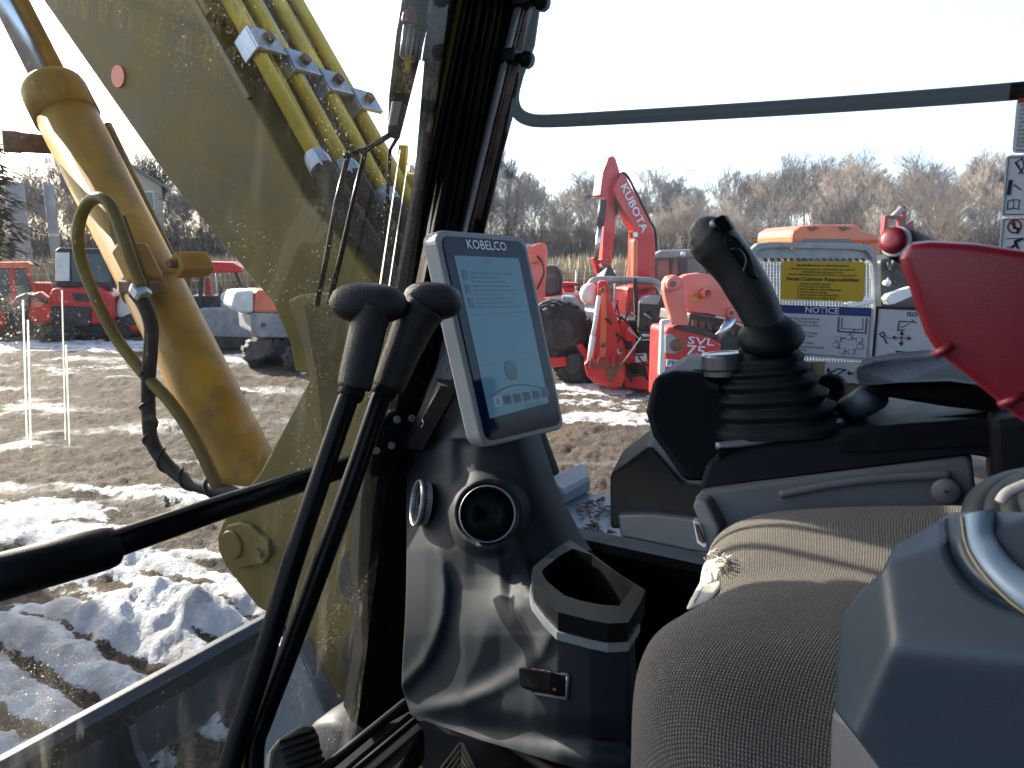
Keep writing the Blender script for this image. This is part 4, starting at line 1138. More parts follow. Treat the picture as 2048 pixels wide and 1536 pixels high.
# unseen container added beyond the left edge to shade the near snow
co = M(11.4, 2.2, -H)
cn = thing('shade_container', 'unseen grey container added beyond the left windshield edge to shade the snow', 'container', co)
MB().box(co + UP * 1.32, (FWD, RGT, UP), (5.4, 1.56, 2.5)).build('body', MT['mgrey'], cn, bevel=.02)
for k in range(24): MB().box(co + UP * 1.32 + FWD * (-2.6 + k * .226) + RGT * .79, (FWD, RGT, UP), (.1, .03, 2.3)).build('rib', MT['mgrey'], cn)
for k in (-.4, .4): MB().box(co + UP * 1.32 - FWD * 2.72 + RGT * k, (FWD, RGT, UP), (.05, .72, 2.35)).build('door', MT['mgrey'], cn, bevel=.01)
for f_ in (-2.6, 2.6): MB().box(co + UP * .04 + FWD * f_, (FWD, RGT, UP), (.2, 1.56, .1)).build('skid', MT['mdark'], cn)

# ------------------------------------------------------------------ the cab: shell, pillar, glass
def sub(p0, p1, k): return Vector(p0).lerp(Vector(p1), k)


cab = thing('cab_shell', 'dark cab shell with a tall black corner pillar between the two windows', 'cab', M(0, .4, -.85))
MB().prism([M(.62, -.32, .8), M(.62, 1.02, .8), M(-1.1, 1.02, .8), M(-1.1, -.32, .8)], UP * .06).build('roof', MT['greyd'], cab, bevel=.02)
MB().prism([M(.82, -.32, -.86), M(.82, 1.02, -.86), M(-1.1, 1.02, -.86), M(-1.1, -.32, -.86)], UP * -.05).build('floor', MT['rubber'], cab, bevel=.005)
MB().prism([M(-1.1, -.32, -.86), M(-1.1, 1.02, -.86), M(-1.1, 1.02, .8), M(-1.1, -.32, .8)], -FWD * .05).build('rear_wall', MT['greyd'], cab)
MB().prism([M(-1.1, .97, -.86), M(.6, .97, -.86), M(.7, .97, -.435), M(-1.1, .97, -.435)], RGT * .04).build('side_wall', MT['black'], cab)
MB().prism([M(-1.1, -.32, -.86), M(.95, -.32, -.86), M(.75, -.32, -.45), M(-.12, -.32, -.4), M(-.12, -.32, .8), M(-1.1, -.32, .8)], -RGT * .05).build('side_wall', MT['greyd'], cab)
# front right pillar, traced where it stands
pil_out = [(998, -700), (928, -60), (893, 260), (853, 520), (838, 640), (800, 760), (742, 900), (724, 1000), (718, 1160), (728, 1300), (702, 1445), (740, 1470), (830, 1420), (826, 1000), (860, 860), (905, 700), (945, 560), (965, 455), (1012, 280), (1050, 130), (1080, -60), (1185, -700)]
PP = Plane(M(.72, .9, -.4), (FWD * .82 + RGT * .45 + UP * .16))
MB().prism([PP.at(*q) for q in pil_out], PP.n * .05).build('corner_pillar', MT['black'], cab, bevel=.006)


def strip(pix, w, off, m, name='pillar_rib', d=.012):
    pts = [PP.off(-off).at(*q) for q in pix]
    X = (pts[-1] - pts[0]).normalized(); S_ = X.cross(PP.n).normalized()
    return MB().prism([pts[0] - S_ * w / 2, pts[-1] - S_ * w / 2, pts[-1] + S_ * w / 2, pts[0] + S_ * w / 2], PP.n * d).build(name, MT[m], cab, bevel=.0015)


MT['rail'] = mat('pillar_rail', (.09, .06, .055), .3, metal=.5, var=.4, vscale=30)
for (x0, x1, w, mm) in ((945, 772, .006, 'paintblk'), (958, 790, .004, 'paintblk'), (973, 815, .007, 'paintblk'), (990, 838, .004, 'paintblk'), (1003, 852, .008, 'paintblk'), (1016, 868, .004, 'paintblk')):
    strip(((x0, -60), (x1, 760)), w, .008, mm)
strip(((1048, -20), (930, 470)), .006, .012, 'silver', 'window_rail')
strip(((1056, -20), (940, 470)), .005, .01, 'rail', 'window_rail')
strip(((1068, -20), (955, 440)), .012, .006, 'rail', 'window_rail')
strip(((932, -40), (795, 640)), .003, .004, 'yelb', 'seal_edge')
MB().prism([PP.off(-.02).at(*q) for q in ((728, 700 + 230), (745, 862), (770, 830), (800, 822), (818, 840), (812, 900), (795, 935), (735, 950))], PP.n * .02).build('hinge_plate', MT['paintblk'], cab, bevel=.004)
for q in ((752, 900), (782, 890), (793, 838), (823, 836)): MB().lathe(PP.off(-.02).at(*q), -PP.n, [(.006, 0), (.006, .004)], 6).build('plate_bolt', MT['zinc'], cab)
MB().prism([M(-1.02, .97, -.43), M(-.86, .97, -.43), M(-.86, .97, .8), M(-1.02, .97, .8)], RGT * .05).build('rear_pillar', MT['paintblk'], cab, bevel=.006)
MB().prism([M(-1.0, .96, .72), M(.62, .96, .72), M(.6, .96, .8), M(-1.0, .96, .8)], RGT * .05).build('roof_rail', MT['paintblk'], cab, bevel=.006)
# sill at the pillar foot
for (a_, b_, w) in (((640, 1545), (812, 1405), .02), ((700, 1548), (830, 1440), .012)):
    p0, p1 = plane_z(-.72).at(*a_), plane_z(-.72).at(*b_)
    MB().tube([p0, p1], w * .4, 6).build('door_seal', MT['rubber'], cab, True)
MB().prism([plane_z(-.73).at(*q) for q in ((655, 1560), (820, 1420), (840, 1440), (850, 1460), (790, 1560))], UP * -.05).build('sill_step', MT['greyd'], cab, bevel=.006)

# windshield glass: the pane and its black printed edge
ws = thing('windshield', 'dirty scratched front windshield with dried specks over the boom', 'windshield', M(.8, .3, -.7))
WP = WIN_F


def wfp(r, z): return M(.79 - .19 * (z + .705), r, z)


gpan = MB().prism([wfp(-.3, -.62), wfp(.845, -.62), wfp(.845, .75), wfp(-.3, .75)], FWD * .0 + RGT * 0 + UP * 0).build if False else None
gv_ = [wfp(-.3, -.86), wfp(.86, -.86), wfp(.86, .78), wfp(-.3, .78)]
mesh_obj('pane', gv_, [(0, 1, 2, 3)], MT['winglass'], ws)
edge = [(948, -700), (1000, -700), (925, -40), (893, 220), (852, 470), (815, 625), (775, 720), (790, 600), (815, 470), (838, 330), (855, 130), (868, -40)]
MB().prism([WP.off(.004).at(*q) for q in edge], WP.n * .006).build('black_border', mat('speckled_black_border', (.01, .011, .012), .5, dirt=(.2, .19, .16), dscale=120, damt=.6), ws)
MT['streak'] = bpy.data.materials.new('reflection_streak_film'); MT['streak'].use_nodes = True
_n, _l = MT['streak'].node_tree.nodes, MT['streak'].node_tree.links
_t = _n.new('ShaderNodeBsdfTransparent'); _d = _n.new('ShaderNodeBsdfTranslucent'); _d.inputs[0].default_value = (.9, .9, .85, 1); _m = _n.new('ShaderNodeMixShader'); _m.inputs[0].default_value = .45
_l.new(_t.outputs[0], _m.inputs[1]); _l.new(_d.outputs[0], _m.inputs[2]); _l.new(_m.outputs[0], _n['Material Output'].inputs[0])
for (x0, y0, x1, y1, w_) in ((46, 600, 54, 880, 3), (56, 640, 62, 895, 3), (124, 580, 131, 880, 3), (132, 690, 139, 890, 4), (757, 590, 800, 300, 2.5), (776, 585, 815, 330, 2)):  # pale strips on the pane, painted as reflected light
    MB().prism([WP.off(.002).at(*q) for q in ((x0 - w_ / 2, y0), (x0 + w_ / 2, y0), (x1 + w_ / 3, y1), (x1 - w_ / 3, y1))], WP.n * .0004).build('reflection_streak', MT['streak'], ws)
# wiper beside the pillar
wp = thing('wiper', 'black wiper arm with ribbed grey sleeve standing up along the windshield edge', 'wiper', WP.off(.02).at(790, 330))
wo = WP.off(.03)
MB().prism([wo.at(*q) for q in ((818, -20), (858, -20), (862, 30), (838, 130), (800, 280), (785, 275), (788, 190), (803, 60))], WP.n * .01).build('arm', MT['paintblk'], wp, bevel=.002)
MB().prism([WP.off(.024).at(*q) for q in ((812, 22), (832, 22), (836, 52), (808, 42))], WP.n * .006).build('red_cap', MT['red'], wp, bevel=.002)
for i in range(6):
    x = 810 + i * 9
    MB().tube([WP.off(.022).at(x, 50 + i * 4), WP.off(.022).at(x - 8, 112 + i * 2)], .0024, 6).build('sleeve_rib', MT['silver'], wp, True)
MB().prism([WP.off(.022).at(*q) for q in ((803, 112), (818, 109), (833, 114), (830, 124), (822, 126), (820, 146), (814, 140), (812, 122))], WP.n * .004).build('yellow_tag', MT['gold'], wp, bevel=.001)
MB().prism([WP.off(.022).at(*q) for q in ((860, 18), (872, 18), (868, 50), (858, 50))], WP.n * .006).build('knuckle', MT['mgrey'], wp, bevel=.002)
MB().prism([WP.off(.022).at(*q) for q in ((788, 203), (804, 203), (795, 250), (780, 252))], WP.n * .004).build('grey_tab', MT['mgrey'], wp, bevel=.001)
for (a9_, a0_, a1_, a2_) in (((731, 300), (706, 405), (682, 510), (658, 608)), ((697, 308), (672, 408), (652, 520), (634, 612))):  # added rods, set to cast two shadow stripes on the seat
    MB().tube([wo.at(*a9_), wo.at(*a0_), wo.at(*a1_), wo.at(*a2_)], .0035, 10).build('shadow_rod', MT['paintblk'], wp, True)
MB().tube([wo.at(690, 312), wo.at(735, 298), wo.at(792, 262)], .004, 8).build('shadow_rod_link', MT['paintblk'], wp, True)
MB().tube([wo.at(798, 270), wo.at(780, 300), wo.at(765, 560)], .003, 6).build('blade', MT['paintblk'], wp, True)

# right-hand window
sw = thing('side_window', 'large clear right-hand cab window facing the yard', 'window', M(0, .95, -.3))
mesh_obj('pane', [M(.68, .95, -.44), M(-1.0, .95, -.44), M(-1.0, .95, .8), M(.5, .95, .8)], [(0, 1, 2, 3)], MT['sideglass'], sw)
MB().tube([PP.off(-.0).at(1083, -60), PP.at(1062, 90), PP.at(1040, 150), PP.at(1000, 300), PP.at(960, 470)], .006, 6).build('frame', MT['paintblk'], sw, True)

# tube guard outside the side window
gd = thing('window_guard', 'bent black steel tube guard rail across the side window', 'guard rail', plane_r(.98).at(1500, 215))
GR = plane_r(.985)
rod('rail', [GR.at(*q) for q in ((1180, -640), (1080, -60), (1052, 60), (1037, 130), (1028, 175), (1027, 205), (1036, 226), (1055, 238), (1090, 242), (1200, 237), (1500, 220), (1800, 200), (2150, 172), (2900, 100))], .0095, MT['paintblk'], gd, 14, True, 6)
for (x, y) in ((1033, 115), (1063, 0)):
    a_ = GR.off(-.03).at(x - 12, y); b_ = GR.off(-.03).at(x + 22, y + 5)
    MB().lathe(a_, b_ - a_, [(.008, 0), (.008, .022), (.012, .023), (.012, .032), (.009, .036)], 18).build('knob', MT['black'], gd, True)
    MB().box(a_ + UP * 0, (FWD, RGT, UP), (.03, .03, .02)).build('clamp', MT['paintblk'], gd, bevel=.003)

# horizontal grab bar low across the windshield
gb = thing('grab_bar', 'black grab bar with a thick moulded sleeve across the lower windshield', 'grab bar', plane_f(.71).at(350, 1050))
GB = plane_f(.70)
rod('bar', [GB.at(160, 1112), GB.at(450, 1012), GB.at(720, 925)], .0145, MT['paintblk'], gb, 20)
for o_ in (-.006, .004):
    MB().tube([GB.at(215, 1092) + UP * (.0125 + o_ * .3) - FWD * (.008 + o_), GB.at(700, 930) + UP * (.0125 + o_ * .3) - FWD * (.008 + o_)], .0018, 5).build('ridge', MT['paintblk'], gb, True)
sl0, sl1 = GB.at(-90, 1178), GB.at(232, 1092); dd = (sl1 - sl0).normalized()
MB().tube([sl0, sl1 - dd * .012, sl1 - dd * .004, sl1], [.0215, .0215, .02, .0155], 20).build('sleeve', MT['black'], gb, True)
MB().prism([GB.off(-.018).at(*q) for q in ((160, 1100), (232, 1085), (238, 1112), (226, 1128), (180, 1146), (166, 1138))], FWD * .035).build('bracket', MT['black'], gb, bevel=.005)
MB().prism([GB.off(-.018).at(*q) for q in ((160, 1130), (185, 1122), (182, 1140), (172, 1146), (163, 1140))], FWD * .02).build('catch', MT['black'], gb, bevel=.003)

# ------------------------------------------------------------------ travel levers
def lever(label, head, stem, shaft, t0, t1):
    root = thing('travel_lever', label, 'control lever', P(*shaft[-1], t1), 'travel levers standing up from the cab floor')
    (hx0, hy0), (hx1, hy1), hr = head
    a_, b_ = P(hx0, hy0, t0), P(hx1, hy1, t0 + .01)
    n = 18; pts, rs = [], []
    for i in range(n):
        u = i / (n - 1); pts.append(a_.lerp(b_, u)); rs.append(hr * (max(1 - abs(2 * u - 1) ** 2.6, 0) ** .5) * (1.0) + .0006)
    hd = MB().tube(pts, rs, 24)
    hd.build('handle', MT['gripr'], root, True)
    g = [P(x, y, t0 + .004) for x, y, _ in stem]; gr = [r for _, _, r in stem]
    gpt = smooth_path(g, 5); grs = [float(np.interp(i / (len(gpt) - 1), np.linspace(0, 1, len(gr)), gr)) for i in range(len(gpt))]
    grs = [g_ * .88 for g_ in grs]
    MB().tube(gpt, grs, 24).build('grip_sleeve', MT['gripr'], root, True)
    n = len(shaft); sh = [P(x, y, t0 + (t1 - t0) * i / (n - 1)) for i, (x, y) in enumerate(shaft)]
    rod('shaft', sh, .0108, MT['paintblk'], root, 16, True, 5)
    MB().lathe(sh[0] + (sh[0] - sh[1]).normalized() * .006, sh[1] - sh[0], [(.0105, 0), (.0135, .004), (.0135, .014), (.0115, .018)], 16).build('collar', MT['black'], root, True)
    return root


lever('travel lever with its T handle pointing left, nearer the windshield', ((657, 604), (817, 610), .0205), ((748, 612, .024), (738, 650, .0215), (722, 715, .021), (708, 776, .0195)), ((706, 778), (690, 815), (640, 960), (590, 1110), (520, 1340), (478, 1470), (452, 1560)), .745, .70)
lever('travel lever with its T handle reaching over the monitor edge', ((803, 598), (926, 606), .0195), ((850, 612, .028), (832, 640, .026), (806, 700, .0225), (775, 778, .0195)), ((772, 775), (755, 815), (705, 960), (650, 1110), (575, 1310), (525, 1440), (508, 1490), (505, 1570)), .775, .72)
pd = thing('foot_pedal', 'worn grey ribbed foot pedal at the base of the travel levers', 'pedal', plane_z(-.7).at(590, 1490))
PZ = Plane(P(590, 1500, 1.02), (FWD * .6 - UP * .8))
MB().prism([PZ.at(*q) for q in ((534, 1560), (540, 1500), (560, 1475), (605, 1447), (628, 1448), (640, 1470), (655, 1560))], PZ.n * .02).build('plate', mat('worn_pedal', (.10, .09, .075), .6, var=.3, vscale=20, dirt=(.2, .17, .13), dscale=15), pd, bevel=.005)
for k in range(5):
    a_, b_ = PZ.off(-.004).at(560 + k * 4, 1484 + k * 14), PZ.off(-.004).at(628 + k * 5, 1462 + k * 14)
    MB().tube([a_, b_], .003, 6).build('rib', MT['rubber'], pd, True)
mt_ = thing('floor_mat', 'black floor mat with tan ribs under the console', 'floor mat', plane_z(-.83).at(900, 1520))
MB().prism([plane_z(-.835).at(*q) for q in ((640, 1700), (860, 1470), (1200, 1545), (1200, 1800))], UP * .012).build('mat', MT['rubber'], mt_, bevel=.003)
mm_ = mat('mat_rib', (.12, .11, .07), .7, var=.4, vscale=40)
for k in range(4):
    p0, p1, p2 = plane_z(-.818).at(868 + k * 12, 1560), plane_z(-.818).at(922 + 0 * k, 1488 + 14 * k), plane_z(-.818).at(962 - k * 8, 1560)
    MB().tube([p0, p1], .004, 5).build('rib', mm_, mt_, True); MB().tube([p1, p2], .004, 5).build('rib', mm_, mt_, True)

# ------------------------------------------------------------------ monitor
mon = thing('monitor', 'silver framed KOBELCO portrait display leaning on the console'.replace('KOBELCO ', ''), 'monitor', M(.45, .8, -.25))
TL, TR, BRc, BLc = P(868, 458, .863), P(1051, 473, .99), P(1133, 858, 1.024), P(966, 897, .897)
BRc = TR + BLc - TL; U = (TR - TL).normalized(); V_ = (BLc - TL).normalized(); Nn = U.cross(V_).normalized()
if Nn.dot(TL - EYE) < 0: Nn = -Nn
Wm, Hm = (TR - TL).length, (BLc - TL).length


def mq(u, v, off=0): return TL.lerp(TR, u).lerp(BLc.lerp(BRc, u), v) + Nn * off


def rrect(u0, v0, u1, v1, r, off, asp=Hm / Wm, n=6):
    out = []
    for cx, cy, a0 in ((u1 - r, v0 + r / asp, -90), (u1 - r, v1 - r / asp, 0), (u0 + r, v1 - r / asp, 90), (u0 + r, v0 + r / asp, 180)):
        for k in range(n + 1):
            a = math.radians(a0 + 90 * k / n); out.append(mq(cx + r * math.cos(a), cy + r / asp * math.sin(a), off))
    return out


MB().prism(rrect(0, 0, 1, 1, .1, 0), Nn * .026).build('case', MT['silverc'], mon, bevel=.003, segs=3)
MB().prism(rrect(.045, .028, .955, .972, .075, -.0015), Nn * .004).build('bezel', MT['screen'], mon, bevel=.0008)
scr = mat('display_panel', (.012, .035, .06), .09, spec=.25)
scr.node_tree.nodes['Principled BSDF'].inputs['Emission Color'].default_value = (.2, .5, .8, 1); scr.node_tree.nodes['Principled BSDF'].inputs['Emission Strength'].default_value = .055
MB().prism([mq(.13, .115, -.0022), mq(.84, .115, -.0022), mq(.84, .85, -.0022), mq(.13, .87, -.0022)], Nn * .001).build('screen', scr, mon)
MB().prism(rrect(.2, .2, .8, .8, .1, .026), Nn * .03).build('back_housing', MT['greyd'], mon, bevel=.006)
MB().tube([mq(.5, .7, .05), mq(.5, 1.0, .09)], .02, 12).build('mount', MT['greyd'], mon, True)


def text(s, root, o, x, y, size, m, align='CENTER', name='lettering', bold=0, extr=0.0002, sx=1.0):
    cu = bpy.data.curves.new(name, 'FONT'); cu.body = s; cu.size = 1; cu.align_x = align; cu.align_y = 'CENTER'; cu.extrude = 0
    cu.offset = bold; cu.resolution_u = 2
    cu.materials.append(m)
    tmp = bpy.data.objects.new(name, cu); me = bpy.data.meshes.new_from_object(tmp); bpy.data.objects.remove(tmp)
    X = Vector(x).normalized() * size * sx; Y = Vector(y).normalized() * size; Zz = X.cross(Y).normalized() * size
    mtx = Matrix((X, Y, Zz)).transposed().to_4x4(); mtx.translation = Vector(o) - world_loc(root)
    me.transform(mtx); ob = bpy.data.objects.new(name, me); scene.collection.objects.link(ob); ob.parent = root
    return ob


MT['logo'] = mat('silver_logo', (.6, .62, .65), .4, metal=.2)
MT['dim'] = mat('dim_screen_icon', (.09, .17, .22), .3); MT['dim2'] = mat('faint_screen_icon', (.045, .095, .14), .2)
text('KOBELCO', mon, mq(.5, .062, -.0024), U, -V_, .0165, MT['logo'], bold=.01, sx=1.0)
text('07:23', mon, mq(.47, .135, -.0036), U, -V_, .009, MT['dim'])
for k in range(6):
    u = .2 + k * .115
    ic = MB().prism(rrect(u, .775, u + .085, .82, .015, -.003), Nn * .0005).build('screen_icon', MT['dim'] if k else MT['logo'], mon)
    for j in range(3):
        MB().prism([mq(u + .02, .784 + j * .011, -.0036), mq(u + .065, .784 + j * .011, -.0036), mq(u + .065, .788 + j * .011, -.0036), mq(u + .02, .788 + j * .011, -.0036)], Nn * .0003).build('icon_mark', MT['blue'], ic)
MB().prism([mq(.14, .385, -.0034), mq(.83, .38, -.0034), mq(.83, .382, -.0034), mq(.14, .387, -.0034)], Nn * .0004).build('screen_line', MT['dim'], mon)
MB().prism([mq(.14, .62, -.0034), mq(.83, .61, -.0034), mq(.83, .612, -.0034), mq(.14, .622, -.0034)], Nn * .0004).build('screen_line', MT['dim'], mon)
for k in range(9):
    MB().prism([mq(.26 - .004 * (k % 3), .19 + k * .02, -.0034), mq(.26 + .46 - .05 * ((k * 7) % 4), .19 + k * .02, -.0034), mq(.26 + .46 - .05 * ((k * 7) % 4), .196 + k * .02, -.0034), mq(.26, .196 + k * .02, -.0034)], Nn * .0004).build('screen_line', MT['dim2'], mon)
for k in range(3):
    MB().prism([mq(.17, .18 + k * .065, -.0034), mq(.22, .18 + k * .065, -.0034), mq(.22, .225 + k * .065, -.0034), mq(.17, .225 + k * .065, -.0034)], Nn * .0004).build('screen_icon', MT['dim2'], mon)
arc_ = [mq(.14 + .68 * k / 16, .775 - .04 * math.sin(math.pi * k / 16), -.0034) for k in range(17)]
MB().tube(arc_, .0006, 4).build('screen_arc', MT['dim'], mon)
MB().prism([mq(.47 + .07 * math.cos(a), .66 + .05 * math.sin(a), -.0033) for a in np.linspace(0, 6.28, 16, endpoint=False)], Nn * .0003).build('screen_gauge', MT['dim'], mon)
text('HOUR  503.4 h', mon, mq(.66, .845, -.0036), U, -V_, .006, MT['dim'])

# ------------------------------------------------------------------ grey console under the monitor
fc = thing('front_console', 'moulded grey console with round vents below the monitor', 'console', P(1000, 1450, 1.1))
rows = [(600, 912, 985), (645, 905, 1000), (700, 893, 1025), (780, 870, 1052), (850, 845, 1075), (905, 820, 1092), (960, 813, 1110), (1010, 812, 1132), (1060, 813, 1158), (1120, 813, 1195), (1180, 812, 1262), (1240, 810, 1270), (1300, 806, 1270), (1340, 804, 1272), (1372, 803, 1276), (1400, 812, 1280), (1432, 822, 1290), (1480, 960, 1300), (1536, 1150, 1310), (1570, 1260, 1320)]
ry = np.array([r[0] for r in rows], float); rl = np.array([r[1] for r in rows], float); rr_ = np.array([r[2] for r in rows], float)
arcA = [(868, 1090), (884, 1130), (890, 1180), (886, 1230), (872, 1280), (850, 1325), (806, 1372)]
arcB = [(1106, 1225), (1098, 1268), (1075, 1310), (1035, 1348), (985, 1378), (920, 1405), (826, 1424)]
arcC = [(905, 700), (895, 800), (893, 880), (890, 960), (893, 1010)]


def dist_side(x, y, arc):                              # signed distance in pixels to a polyline
    best = np.full_like(x, 1e9); sg = np.ones_like(x)
    for (x0, y0), (x1, y1) in zip(arc[:-1], arc[1:]):
        dx, dy = x1 - x0, y1 - y0; t = np.clip(((x - x0) * dx + (y - y0) * dy) / (dx * dx + dy * dy), 0, 1)
        d = np.hypot(x - x0 - t * dx, y - y0 - t * dy); s = np.sign((x - x0) * dy - (y - y0) * dx)
        k = d < best; best[k] = d[k]; sg[k] = s[k]
    return best * sg, best


nu, nv = 130, 200
yy = np.linspace(600, 1570, nv); uu = np.linspace(0, 1, nu)
YY, UU = np.meshgrid(yy, uu, indexing='ij')
XL, XR = np.interp(YY, ry, rl), np.interp(YY, ry, rr_)
XX = XL + (XR - XL) * UU
tb = np.interp(YY, [600, 900, 1100, 1300, 1440, 1570], [1.14, 1.03, .98, .99, 1.04, 1.0])
T = tb + .17 * np.clip(1 - UU * 2.2, 0, 1) ** 2 + .05 * np.clip((UU - .75) * 4, 0, 1) ** 2 * (YY < 1100)
yf = np.interp(XX, [800, 900, 1000, 1050, 1066, 1092, 1116, 1180, 1216, 1256, 1300], [900, 930, 1000, 1100, 1150, 1200, 1226, 1243, 1250, 1249, 1215])
rimt = np.interp(XX, [1066, 1116, 1180, 1256, 1300], [.845, .757, .735, .731, .775])
low_t = np.where(XX < 1066, np.interp(XX, [800, 850, 930, 1066], [1.03, .965, .90, .845]), rimt) + .004 + (YY - yf) * .00016 - .06 * np.clip((XX - 850) / 216, 0, 1) * np.clip((YY - 1150) / 120, 0, 1) * (XX < 1066) - .06 * np.clip((1116 - XX) / 50, 0, 1) * np.clip((YY - 1150) / 120, 0, 1) * (XX >= 1066)
wd = np.interp(XX, [800, 950, 1020, 1060, 1075], [380, 340, 220, 60, 12])
bb = np.clip((YY - yf - 2) / wd, 0, 1); bb = bb * bb * (3 - 2 * bb)
T = T + (low_t - T) * bb
sA, dA = dist_side(XX, YY, arcA); sB, dB_ = dist_side(XX, YY, arcB)
inA = np.clip((YY - 1060) / 120, 0, 1)


def step(s, w): return 1 / (1 + np.exp(-s / w))


T += .024 * step(sA, 9) * inA * np.clip(1 - (sA / 90), 0, 1)           # scooped side left of the first ridge
T += -.018 * np.exp(-(dA / 14) ** 2) * inA
fadeB = np.clip((YY - 1215) / 50, 0, 1)
T += .02 * step(-sB, 11) * np.clip(1 - (-sB / 150), 0, 1) * fadeB
T += -.012 * np.exp(-(dB_ / 16) ** 2) * fadeB
T += .02 * np.exp(-((YY - (1440 + (XX - 860) * .12)) / 26) ** 2)       # groove above the foot
sC = (XX - (905 + (YY - 640) * -.02)); T += .02 * np.exp(-((XX - 925) / 22) ** 2) * np.clip((1010 - YY) / 120, 0, 1) * (YY > 880)
rv = np.hypot(XX - 975, YY - 1028); T += -.018 * np.clip(1 - np.abs(rv - 66) / 22, 0, 1) + .012 * (rv < 56)
vs = []
for a_, b_, c_ in zip(XX.ravel(), YY.ravel(), T.ravel()): vs.append(P(a_, b_, c_))
nvx = len(vs)
fs = [(i * nu + j, i * nu + j + 1, (i + 1) * nu + j + 1, (i + 1) * nu + j) for i in range(nv - 1) for j in range(nu - 1)]
back_ = [vs[i * nu + j] + (P(1010, 1200, 1) - EYE) * .12 + Vector((.01 if j == 0 else -.01, 0, 0)) for i in range(nv) for j in (0, nu - 1)]
allv = vs + back_
for i in range(nv - 1):
    b0 = nvx + 2 * i
    fs += [(i * nu, (i + 1) * nu, b0 + 2, b0), (i * nu + nu - 1, b0 + 1, b0 + 3, (i + 1) * nu + nu - 1), (b0, b0 + 2, b0 + 3, b0 + 1)]
mesh_obj('body', allv, fs, MT['grey'], fc, True)
# slot and pale side panel beside the monitor
Tt = lambda x, y, t: P(x, y, t)
MB().prism([Tt(905, 760, 1.06), Tt(915, 775, 1.05), Tt(845, 900, 1.1), Tt(832, 900, 1.12)], FWD * .03).build('dark_slot', MT['black'], fc)
MB().prism([Tt(903, 640, 1.13), Tt(912, 700, 1.1), Tt(905, 762, 1.1), Tt(832, 900, 1.14), Tt(828, 892, 1.16), Tt(870, 780, 1.16), Tt(893, 690, 1.15)], FWD * .02).build('side_panel', MT['lightgrey'], fc, bevel=.002)
for k in range(5):
    x, y = 893 - k * 12, 735 + k * 28
    rod('panel_mark', [P(x, y - 8, 1.085), P(x + 3, y, 1.085), P(x - 2, y + 8, 1.085)], .0012, MT['ink2'], fc, 4)


def vent(px, py, t, r, n, k=0):
    c = P(px, py, t); n = Vector(n).normalized()
    v = MB().lathe(c, n, [(r * .93, .001), (r, -.002), (r * 1.0, .003), (r * .97, .006), (r * .94, .003), (r * .93, -.012)], 48, False).build('air_vent', MT['silver'], fc, True)
    MB().lathe(c - n * .002, n, [(r * .02, 0), (r * .94, .0012), (r * .93, -.006)], 40).build('vent_disc', MT['black'], v, True)
    u = n.orthogonal().normalized() if abs(n.z) > .9 else n.cross(UP).normalized()
    w = n.cross(u)
    for j in ():
        hw = math.sqrt(max(.7 * r * r - (j * r * .22) ** 2, 0)) * .95
        MB().box(c + w * (j * r * .22) + n * .0015, (u, n + w * .6, w), (2 * hw, .003, .0012)).build('louvre', MT['greyd'], v)


vent(975, 1028, .955, .0375, -(P(975, 1028, 1) - EYE) + RGT * .1 - FWD * .0)
vent(838, 1006, 1.06, .034, Vector((-.93, -.3, .2)))
# power socket low on the console
def Tat(x, y):
    i_ = int(np.argmin(np.abs(yy - y))); return float(T[i_, int(np.argmin(np.abs(XX[i_] - x)))])


def PT(x, y, k=-.003): return P(x, y, Tat(x, y) + k)


so = MB().prism([PT(1066, 1342), PT(1134, 1352), PT(1133, 1396), PT(1068, 1385)], FWD * .02).build('power_socket', MT['black'], fc, bevel=.003)
for (x0, y0, x1, y1) in ((1065, 1340, 1136, 1350), (1136, 1350, 1134, 1397), (1134, 1397, 1067, 1386), (1067, 1386, 1065, 1340)):
    MB().tube([PT(x0, y0), PT(x1, y1)], .002, 6).build('bezel', MT['lightgrey'], so, True)
MB().prism([PT(1085, 1374, -.006), PT(1112, 1377, -.006), PT(1112, 1382, -.006), PT(1085, 1380, -.006)], FWD * .003).build('cover_tab', MT['redink'], so)
# cup holder
Zc = plane_z(-.366)
ou = [(1140, 1079), (1100, 1105), (1066, 1134), (1063, 1150), (1068, 1170), (1092, 1200), (1116, 1224), (1180, 1240), (1216, 1247), (1256, 1245), (1278, 1210), (1291, 1180), (1235, 1145), (1190, 1112)]
inn = [(1146, 1097), (1118, 1112), (1086, 1138), (1084, 1146), (1092, 1160), (1110, 1176), (1128, 1190), (1160, 1201), (1200, 1209), (1238, 1212), (1254, 1190), (1268, 1168), (1222, 1138), (1184, 1110)]
O, I = [Zc.at(*q) for q in ou], [Zc.at(*q) for q in inn]; k = len(O)
vs = O + I + [p - UP * .03 for p in O] + [p - UP * .16 for p in I]
fs = []
for i in range(k):
    j = (i + 1) % k
    fs += [(i, j, j + k, i + k), (i, i + 2 * k, j + 2 * k, j), (i + k, j + k, j + 3 * k, i + 3 * k)]
fs.append(tuple(range(3 * k, 4 * k)))
ch = MB().add(vs, fs).build('cup_holder', MT['black'], fc, bevel=.003)
band = O[2:11]
MB().prism([p - UP * .021 - (p - Zc.at(1180, 1160)).normalized() * -.0025 for p in band] + [p - UP * .021 - (p - Zc.at(1180, 1160)).normalized() * .004 for p in reversed(band)], UP * -.009).build('silver_band', MT['silver'], fc)

# ------------------------------------------------------------------ right-hand console
rc = thing('right_console', 'dark right-hand console with light grey side panel behind the seat', 'console', P(1600, 1000, .72))


def cslab(name, pix, vec, m, bevel=.006, segs=3, parent=None, smooth=False):
    pl_ = fit_plane([P(x, y, t) for x, y, t in pix])
    return MB().prism([pl_.at(x, y) for x, y, t in pix], vec).build(name, MT[m], parent or rc, smooth, bevel, segs)


